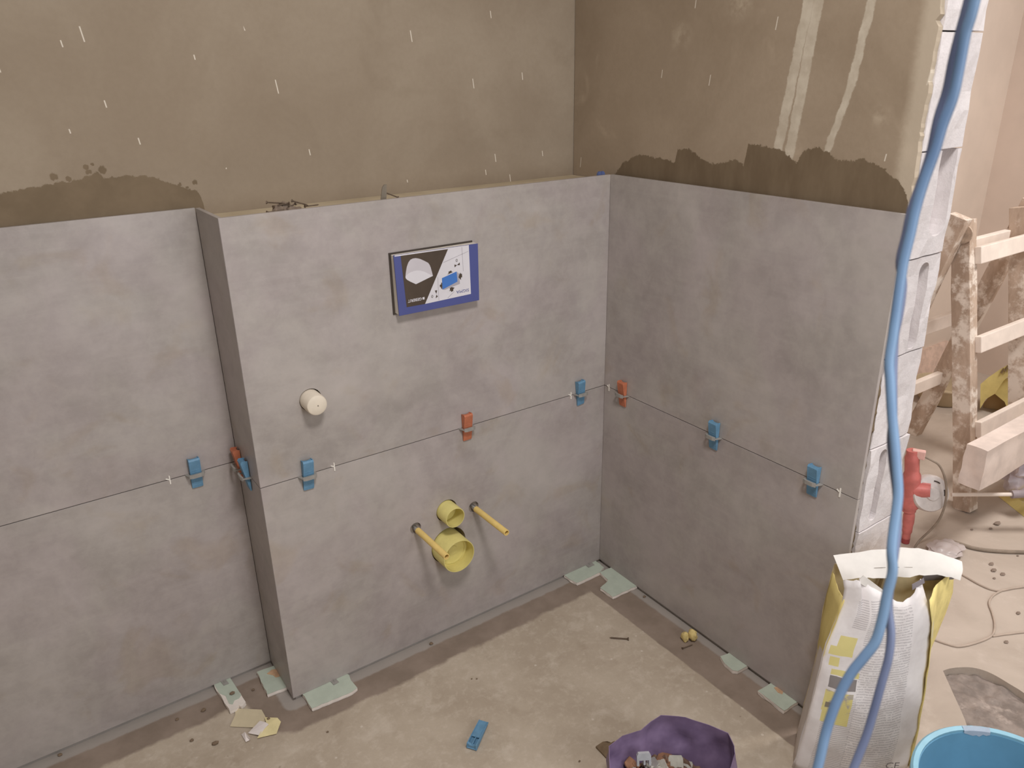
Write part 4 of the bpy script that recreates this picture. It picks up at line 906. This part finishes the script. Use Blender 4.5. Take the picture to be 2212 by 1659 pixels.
# ------------------------------------------------------------------ hall: step ladder
def mk_wood():
    m = NT('splashed_wood', 0.85, 0.15); p = m.obj()
    n = m.noise(m.scale(p, (1, 1, .35)), 16, 5, .65, .4)
    col = m.mix(m.ss(n, .3, .7), rgb(164, 142, 124), rgb(196, 174, 156))
    col = m.mix(m.ss(m.noise(p, 9, 5, .7), .47, .6), col, rgb(224, 211, 198))
    m.col(col); m.bump(n, .3, .004); return m.mat
M_WOOD = mk_wood()
M_WOODP = plain('painted_rung', rgb(226, 212, 200), 0.8, 0.15, 0, 0.07, 12, 0.15)
M_IRON = plain('dusty_iron', rgb(176, 156, 138), 0.6, 0.3, 0.2, 0.2, 40)
PF = Vector((1.258, -0.526, 0)); PT_ = Vector((1.258, -0.330, 0.978)); SP = 0.40; FT2 = Vector((1.258, -0.076, 0))
lad = thing('step_ladder', 'paint splashed wooden step ladder in the hall', 'ladder', PF)
def beam(a, e, wx, wn, mat, name, par=lad, org=PF, cap=0.0):
    a = Vector(a); e = Vector(e); d = (e-a); L_ = d.length; d.normalize(); X = Vector((1, 0, 0)); Y = d.cross(X).normalized(); X = Y.cross(d)
    M = Matrix((X, Y, d)).transposed().to_4x4(); M.translation = a-org
    b = bm_(); box(b, (-wx/2, -wn/2, 0), (wx/2, wn/2, L_))
    bmesh.ops.subdivide_edges(b, edges=[q for q in b.edges if abs((q.verts[0].co-q.verts[1].co).z) > L_*0.5], cuts=12)
    for v in b.verts: v.co += Vector((mnoise.noise(v.co*13), mnoise.noise(v.co*17+Vector((4, 0, 0))), 0))*0.003
    for v in b.verts: v.co = M @ v.co
    return obj(name, b, mat, par, bevel=0.002)
for k in (0, 1):
    off = Vector((SP*k, 0, 0))
    beam(PF+off+Vector((0, 0, 0.002)), PT_+off+(PT_-PF).normalized()*0.02, 0.050, 0.060, M_WOOD, 'stile')
    o2 = Vector((SP*k - (0.052 if k == 0 else -0.052)*1.0 + (0.0 if k else 0.0), 0, 0))
    beam(FT2+o2+Vector((0, 0, 0.002)), PT_+o2+(PT_-FT2).normalized()*0.04, 0.045, 0.060, M_WOOD, 'back_stile')
for tt in (0.30, 0.60, 0.90):
    c = PF.lerp(PT_, tt); b = bm_()
    M = Matrix.Translation(c-PF) @ Matrix.Rotation(-0.2, 4, 'X'); box(b, (0.010, -0.050, -0.028), (SP+0.0, -0.028, 0.028), M); obj('rung', b, M_WOODP, lad, bevel=0.003)
for tt in (0.07, 0.38, 0.69):
    c = PT_.lerp(FT2, tt+0.02); b = bm_(); box(b, (-0.06, -0.012, -0.026), (SP+0.06, 0.012, 0.026), Matrix.Translation(c-PF)); obj('back_rung', b, M_WOODP, lad, bevel=0.003)
for k in (0, 1):
    c = PT_ + Vector((SP*k + (-0.027 if k == 0 else 0.027), -0.02, -0.02)); b = bm_()
    lathe(b, [(0, -0.012), (0.030, -0.012), (0.030, -0.006), (0.012, -0.004), (0.012, 0.008), (0, 0.008)], 20, Matrix.Translation(c-PF) @ Matrix.Rotation(PI/2, 4, 'Y')); obj('hinge', b, M_IRON, lad)
b = bm_(); c = PT_+Vector((0.0, -0.034, -0.06)); box(b, (-0.018, -0.004, -0.16), (0.018, 0.0, 0.03), Matrix.Translation(c-PF) @ Matrix.Rotation(-0.2, 4, 'X')); obj('hinge_strap', b, plain('rusty_strap', rgb(160, 128, 110), .8, .2, 0, .2, 50), lad)
# chunky plank with mortar crust
plo = Vector((0.945, -0.66, 0)); pk = thing('plank', 'thick mortar crusted plank propped across in front of the ladder', 'plank', (1.5, -0.66, 0.255))
b = bm_(); box(b, (-0.565, -0.02, 0.0), (0.60, 0.045, 0.135)); bmesh.ops.subdivide_edges(b, edges=b.edges[:], cuts=9, use_grid_fill=True)
for v in b.verts: v.co += Vector((mnoise.noise(v.co*19)*0.006, mnoise.noise(v.co*21+Vector((7, 0, 0)))*0.006, mnoise.noise(v.co*15+Vector((0, 9, 0)))*0.007))
obj('board', b, plain('crusted_wood', rgb(214, 198, 188), .9, .1, 0, .1, 14, .4), pk, smooth=True)
b = bm_()
box(b, (0.40, -0.015, -0.255), (0.55, 0.04, 0.0)); obj('support', b, plain('crusted_wood2', rgb(200, 184, 172), .9, .1, 0, .1, 14, .4), pk)
# rubble sack below plank
q = Vector((1.36, -0.74, 0))
M_FILM2 = plain('clear_dusty_film', rgb(184, 172, 168), 0.35, 0.45, 0, 0.06, 14, 0.2)
M_FILM = plain('dusty_film', rgb(200, 190, 196), 0.35, 0.45, 0, 0.10, 20, 0.3)
o = lump('plastic_sack', 'crumpled pale lilac plastic film heap on the flat sack below the plank', 'plastic sheet', G(2208, 1062, 0.058), 0.085, M_FILM, (1.2, 0.8, 0.9), 0.55, 12, None, 4, freq=2.6)
o = lump('plastic_film', 'pale crumpled plastic film on the hall floor behind the cement bag', 'plastic sheet', G(2040, 1196), 0.050, M_FILM2, (1.3, 0.9, 0.30), 0.45, 17, None, 4, freq=2.2)
# thin stick
a_, e_ = G(2055, 1068, 0.15), G(2185, 1068, 0.15); b = bm_(); ctr = (a_+e_)/2
st = thing('mixing_rod', 'thin pale stick with darker handle leaning at the ladder foot', 'stick', (a_.x, a_.y, 0))
b = bm_(); tube(b, [a_-st.location-Vector((0, 0, 0.001)), e_-st.location], 0.0065, 8); obj('shaft', b, M_WOODP, st)
d_ = (e_-a_).normalized(); b = bm_(); tube(b, [e_-st.location, e_-st.location+d_*0.13+Vector((0, 0, 0.01))], 0.014, 10); obj('handle', b, plain('grey_handle', rgb(150, 138, 140), .6, .3), st, smooth=True)
# yellow sacks
def pillow(name, label, c, rz, sx, sy, h_, mat, tilt=(0, 0), seed=0):
    b = bm_(); n = 18; P = []
    top = []; bot = []
    for j in range(n+1):
        rt, rb = [], []
        for i in range(n+1):
            u, v = i/n*2-1, j/n*2-1
            e = max(0, (1-abs(u)**3)*(1-abs(v)**4))**0.45; nn = mnoise.noise(Vector((u*2.5, v*2.5, seed)))
            zt = h_*e*(0.85+0.3*nn)
            rt.append(Vector((u*sx*(1-.05*abs(v)), v*sy*(1-.05*abs(u)), zt+0.004))); rb.append(Vector((u*sx*(1-.05*abs(v)), v*sy*(1-.05*abs(u)), 0.001)))
        top.append(rt); bot.append(rb)
    sheet(b, top); sheet(b, [list(reversed(r)) for r in bot]); bmesh.ops.remove_doubles(b, verts=b.verts, dist=0.0045)
    t = thing(name, label, 'sack', c, (tilt[0], tilt[1], rz)); obj('sack_body', b, mat, t, smooth=True); return t
M_SACK = plain('yellow_sack', rgb(214, 196, 128), 0.7, 0.2, 0, 0.10, 12, 0.25, dust=(rgb(212, 198, 168), 0.55))
M_INK = plain('sack_ink', rgb(132, 112, 84), 0.7, 0.2)
y2 = pillow('adhesive_sack', 'flat yellow adhesive sack lying on the floor at the ladder foot', (1.50, -0.78, 0), 1.06, 0.18, 0.17, 0.05, M_SACK, seed=2)
for k in range(4):
    b = bm_(); tube(b, smoothpath([(-0.10+0.05*k, 0.10, 0.045), (-0.08+0.05*k, 0.085, 0.047), (-0.09+0.05*k, 0.06, 0.049), (-0.07+0.05*k, 0.045, 0.050)], 3), 0.003, 5); obj('scribble', b, M_INK, y2)
# standing torn sack
sc0 = Vector((2.20, -0.24, 0)); sk = thing('open_sack', 'torn open yellow adhesive sack standing at the far hall wall', 'sack', sc0)
vdir = (sc0-Vector((CAM.x, CAM.y, 0))).normalized(); wdir = Vector((vdir.y, -vdir.x, 0))
def SKP(u, v, dep=0.0): return atp(u, v, sc0+vdir*dep, vdir)-sc0
M_BROWN = plain('sack_inside', rgb(176, 148, 110), .9, .1, 0, .1, 12)
def skpoly(name, px, mat, d0, d1, lift=None):
    b = bm_(); a = [b.verts.new(SKP(u, v, d0)) for u, v in px]; e = [b.verts.new(SKP(u, v, d1)) for u, v in px]; n = len(px)
    for v in a+e: v.co.z = max(0.001, v.co.z)
    b.faces.new(a); b.faces.new(list(reversed(e)))
    for k in range(n): b.faces.new((a[k], e[k], e[(k+1) % n], a[(k+1) % n]))
    return obj(name, b, mat, sk)
skpoly('sack_roll', [(2117, 883), (2118, 830), (2135, 815), (2160, 798), (2185, 783), (2205, 774), (2235, 770), (2235, 790), (2190, 803), (2168, 822), (2150, 850), (2130, 862)], M_SACK, -0.05, 0.05)
skpoly('sack_front', [(2148, 850), (2163, 822), (2205, 804), (2260, 800), (2260, 925), (2187, 917), (2182, 898), (2170, 868)], M_SACK, -0.02, 0.10)
skpoly('sack_hollow', [(2122, 884), (2135, 858), (2160, 830), (2185, 820), (2185, 910), (2160, 898)], M_BROWN, 0.06, 0.12)
for k in range(4):
    b = bm_(); tube(b, [SKP(2163+9*k, 806-6*k, -0.056), SKP(2168+9*k, 796-6*k, -0.058), SKP(2172+9*k, 803-6*k, -0.056)], 0.004, 6); obj('stitch', b, M_INK, sk)
base = SKP(2222, 908, -0.023); X = Vector((0, 0, 1)); Yv = -wdir; Nn = -vdir
text_obj('FLEX', 0.075, Matrix(((X.x, Yv.x, Nn.x, base.x), (X.y, Yv.y, Nn.y, base.y), (X.z, Yv.z, Nn.z, base.z), (0, 0, 0, 1))), M_INK, sk)
# grey basin with a pale board
bc2 = G(2040, 868); bs = thing('mortar_basin', 'grey plastic mortar basin by the far hall wall', 'basin', (bc2.x, bc2.y+0.02, 0))
b = bm_(); lathe(b, [(0, 0.002), (0.085, 0.002), (0.100, 0.02), (0.125, 0.085), (0.131, 0.087), (0.131, 0.092), (0.122, 0.092), (0.095, 0.022), (0, 0.010)], 32); obj('shell', b, plain('basin_grey', rgb(186, 168, 140), .6, .3, 0, .08, 12), bs, smooth=True)
b = bm_(); box(b, (-0.30, -0.012, 0), (0.35, 0.012, 0.16), Matrix.Translation((0.05, 0.17, 0.002)) @ Matrix.Rotation(-0.2, 4, 'X'))
o = obj('pale_board', b, plain('pale_board', rgb(216, 190, 174), .85, .1), None); o.location = (bc2.x, bc2.y+0.03, 0); tag(o, 'pale pinkish board leaning behind the mortar basin', 'board')
# angle grinder
g0 = Vector((0.889, -0.515, 0)); gv = Vector((0.908, 0.419, 0)); gw = Vector((0.419, -0.908, 0))
gr = thing('angle_grinder', 'red angle grinder standing on its handle beside the wall end', 'power tool', g0)
def GP_(w, z_, d=0.0): return gw*w + gv*d + Vector((0, 0, z_))
M_RED = plain('red_plastic', rgb(192, 108, 102), 0.4, 0.4, 0, 0.12, 30, dust=(rgb(206, 150, 144), 0.62))
M_SIL = plain('silver_guard', rgb(206, 198, 194), 0.4, 0.4, 0.3, 0.1, 30)
b = bm_(); tube(b, smoothpath([GP_(-0.030, 0.335), GP_(-0.026, 0.30), GP_(-0.020, 0.26), GP_(-0.014, 0.215), GP_(-0.010, 0.165), GP_(-0.008, 0.12)], 4), [0.018]*3 + [0.022]*6 + [0.027]*6 + [0.030]*4 + [0.022]*2, 16); obj('motor_body', b, M_RED, gr, smooth=True)
b = bm_(); tube(b, smoothpath([GP_(-0.006, 0.135), GP_(-0.003, 0.09), GP_(-0.001, 0.045), GP_(0.0, 0.016)], 4), [0.016]*3 + [0.018]*3 + [0.016]*3 + [0.013]*3 + [0.012], 14); obj('side_handle', b, M_RED, gr, smooth=True)
b = bm_(); tube(b, [GP_(0.0, 0.018), GP_(0.0, 0.001)], 0.013, 14); obj('handle_end', b, plain('dark_red', rgb(150, 70, 70), .5, .3), gr, smooth=True)
b = bm_(); tube(b, [GP_(-0.004, 0.200), GP_(0.020, 0.205), GP_(0.042, 0.208)], [0.027, 0.026, 0.022], 16); obj('gear_head', b, M_RED, gr, smooth=True)
nd = (-gv*0.8 + gw*0.5 + Vector((0, 0, 0.35))).normalized(); Q = nd.to_track_quat('Z', 'Y').to_matrix().to_4x4()
b = bm_(); lathe(b, [(0, 0.012), (0.020, 0.012), (0.022, 0.004), (0.056, 0.002), (0.060, -0.004), (0.060, -0.022), (0.057, -0.022), (0.056, -0.004), (0, -0.003)], 36, Matrix.Translation(GP_(0.046, 0.195, 0.005)) @ Q); obj('guard', b, M_SIL, gr, smooth=True)
b = bm_(); lathe(b, [(0, -0.012), (0.052, -0.012), (0.052, -0.015), (0, -0.015)], 32, Matrix.Translation(GP_(0.046, 0.195, 0.005)) @ Q); obj('disc', b, M_DARK, gr)
for a in (-0.2, 0.9, 2.4):
    b = bm_(); tube(b, [Matrix.Translation(GP_(0.046, 0.195, 0.005)) @ Q @ Vector((0.042*math.cos(a+k*.12), 0.042*math.sin(a+k*.12), 0.0035)) for k in range(5)], 0.0022, 6); obj('guard_slot', b, M_DARK, gr)
b = bm_(); box(b, (-0.016, -0.010, -0.014), (0.022, 0.010, 0.014), Matrix.Translation(GP_(-0.014, 0.325)) @ Matrix.Rotation(-1.1, 4, 'Z')); obj('switch_block', b, plain('pale_pink_plastic', rgb(222, 178, 168), .5, .3), gr, bevel=0.003)
M_CORD = plain('dusty_cord', rgb(140, 126, 112), 0.8, 0.2, 0, 0.12, 40)
b = bm_(); tube(b, smoothpath([GP_(0.002, 0.322), GP_(0.030, 0.312), GP_(0.052, 0.300), GP_(0.072, 0.265), GP_(0.086, 0.215), GP_(0.089, 0.165), GP_(0.083, 0.115), GP_(0.066, 0.070), GP_(0.040, 0.020), GP_(0.030, 0.006, -0.03)], 5), 0.0036, 8); obj('power_cord', b, M_CORD, gr, smooth=True)
# loose cords on the dusty floor
def cord(px, r, label, mat=M_CORD):
    P = [G(u, v, r) for u, v in px]; c = P[0].copy(); c.z = 0
    b = bm_(); tube(b, [p-c for p in smoothpath(P, 5)], r, 8); o = obj('floor_cord', b, mat, smooth=True); o.location = c; tag(o, label, 'cord', 'dusty cords on the hall floor')
def c6(u, v): return (1960+u/6.143, 1130+v/6.143)
M_CORD2 = plain('dust_covered_cord', rgb(180, 164, 150), 0.9, 0.1, 0, 0.08, 30)
cord([c6(545, 232), c6(700, 275), c6(850, 325), c6(1050, 360), c6(1300, 378), c6(1548, 385), c6(1750, 392)], 0.0060, 'thick dusty cord running right behind the cement bag')
cord([c6(690, 660), c6(800, 725), c6(950, 810), c6(1100, 875), c6(1230, 895), c6(1400, 865), c6(1548, 845), c6(1700, 830)], 0.0032, 'thin dust covered cord curving right of the bag hem', M_CORD2)
cord([c6(1250, 895), c6(1140, 960), c6(1085, 1060), c6(1130, 1200), c6(1160, 1340), c6(1130, 1480), c6(960, 1570), c6(700, 1635), c6(520, 1600), c6(350, 1540)], 0.0032, 'thin dust covered cord looping down toward the bag', M_CORD2)
cord([c6(1130, 1500), c6(1300, 1475), c6(1548, 1445), c6(1700, 1430)], 0.0028, 'thin dust covered cord branching to the right frame edge', M_CORD2)
b_ = [(1975, 1010), (2010, 1030), (2040, 1045), (2060, 1060)]
M_SPOT = plain('dark_grit', rgb(138, 122, 110), 0.9, 0.1, 0, 0.12, 80)
for i, (u, v, r, lab) in enumerate(((535, 368, .0080, 'dark grit lump just right of the bag hem'), (640, 300, .0050, 'small grit lump under the thick cord'), (1112, 548, .0082, 'topmost of four grit lumps right of the bag hem'), (1145, 635, .0090, 'second of four grit lumps right of the bag hem'), (1265, 685, .0085, 'third of four grit lumps right of the bag hem'), (1150, 738, .0050, 'lowest of four grit lumps right of the bag hem'), (1310, 1585, .0065, 'grit lump near the right frame edge above the round patch'), (1470, 1200, .0070, 'grit lump at the right frame edge between the cords'), (855, 92, .0055, 'grit lump above the thick cord'), (1105, 80, .0065, 'grit lump right of the one above the thick cord'), (1190, 15, .0130, 'largest flat grit flake near the yellow sack'), (1465, 437, .0045, 'tiny grit lump below the thick cord at right'), (400, 1437, .0035, 'tiny grit lump right of the bag side'))):
    q = G(*c6(u, v)); lump('grit', lab, 'grit', (q.x, q.y, 0), r, M_SPOT, (1.3, 0.8, 0.35), 0.4, 40+i, 'grit on the hall floor', 1)
# round opening broken into the hall floor, half filled with mortar crust
hp = [G(u, v) for u, v in ((2037, 1449), (2052, 1444), (2075, 1441.5), (2100, 1442), (2125, 1448), (2150, 1459), (2180, 1477), (2212, 1497), (2250, 1530), (2250, 1600), (2180, 1640), (2112, 1630), (2085, 1556), (2060, 1500))]
hp = smoothpath(hp + [hp[0]], 3)[:-1]
hc = sum(hp, Vector())/len(hp)
b = bm_(); prism(b, [(p.x, p.y) for p in hp], -0.024, 0.02); c = obj('cutter', b, None); cut(FLH, [c]); bpy.data.objects.remove(c)
b = bm_(); n = 26; P = []
xs = [p.x for p in hp]; ys = [p.y for p in hp]
b = bm_(); fan = [(p.x, p.y) for p in hp]
rows = []
for k in range(17):
    f = k/16*0.97; row = []
    for x, y_ in [((fan[i][0]*(1-q)+fan[(i+1) % len(fan)][0]*q), (fan[i][1]*(1-q)+fan[(i+1) % len(fan)][1]*q)) for i in range(len(fan)) for q in (0,)] + [fan[0]]:
        X_, Y_ = hc.x+(x-hc.x)*f, hc.y+(y_-hc.y)*f
        near = max(0.0, min(1.0, ((X_-hc.x)*-0.8+(Y_-hc.y)*-0.5)/0.10+0.35))
        row.append(Vector((X_-hc.x, Y_-hc.y, -0.0225+0.010*near+0.012*max(0, mnoise.noise(Vector((X_*38, Y_*38, 1)))+.2))))
    rows.append(row)
sheet(b, rows); o = obj('mortar_crust', b, plain('crust_grey', rgb(140, 128, 120), .9, .1, 0, .22, 26, .5, dust=(rgb(184, 170, 160), .55)), None, smooth=True); o.location = (hc.x, hc.y, 0); tag(o, 'grey crusted mortar filling the round floor opening behind the bucket', 'mortar')
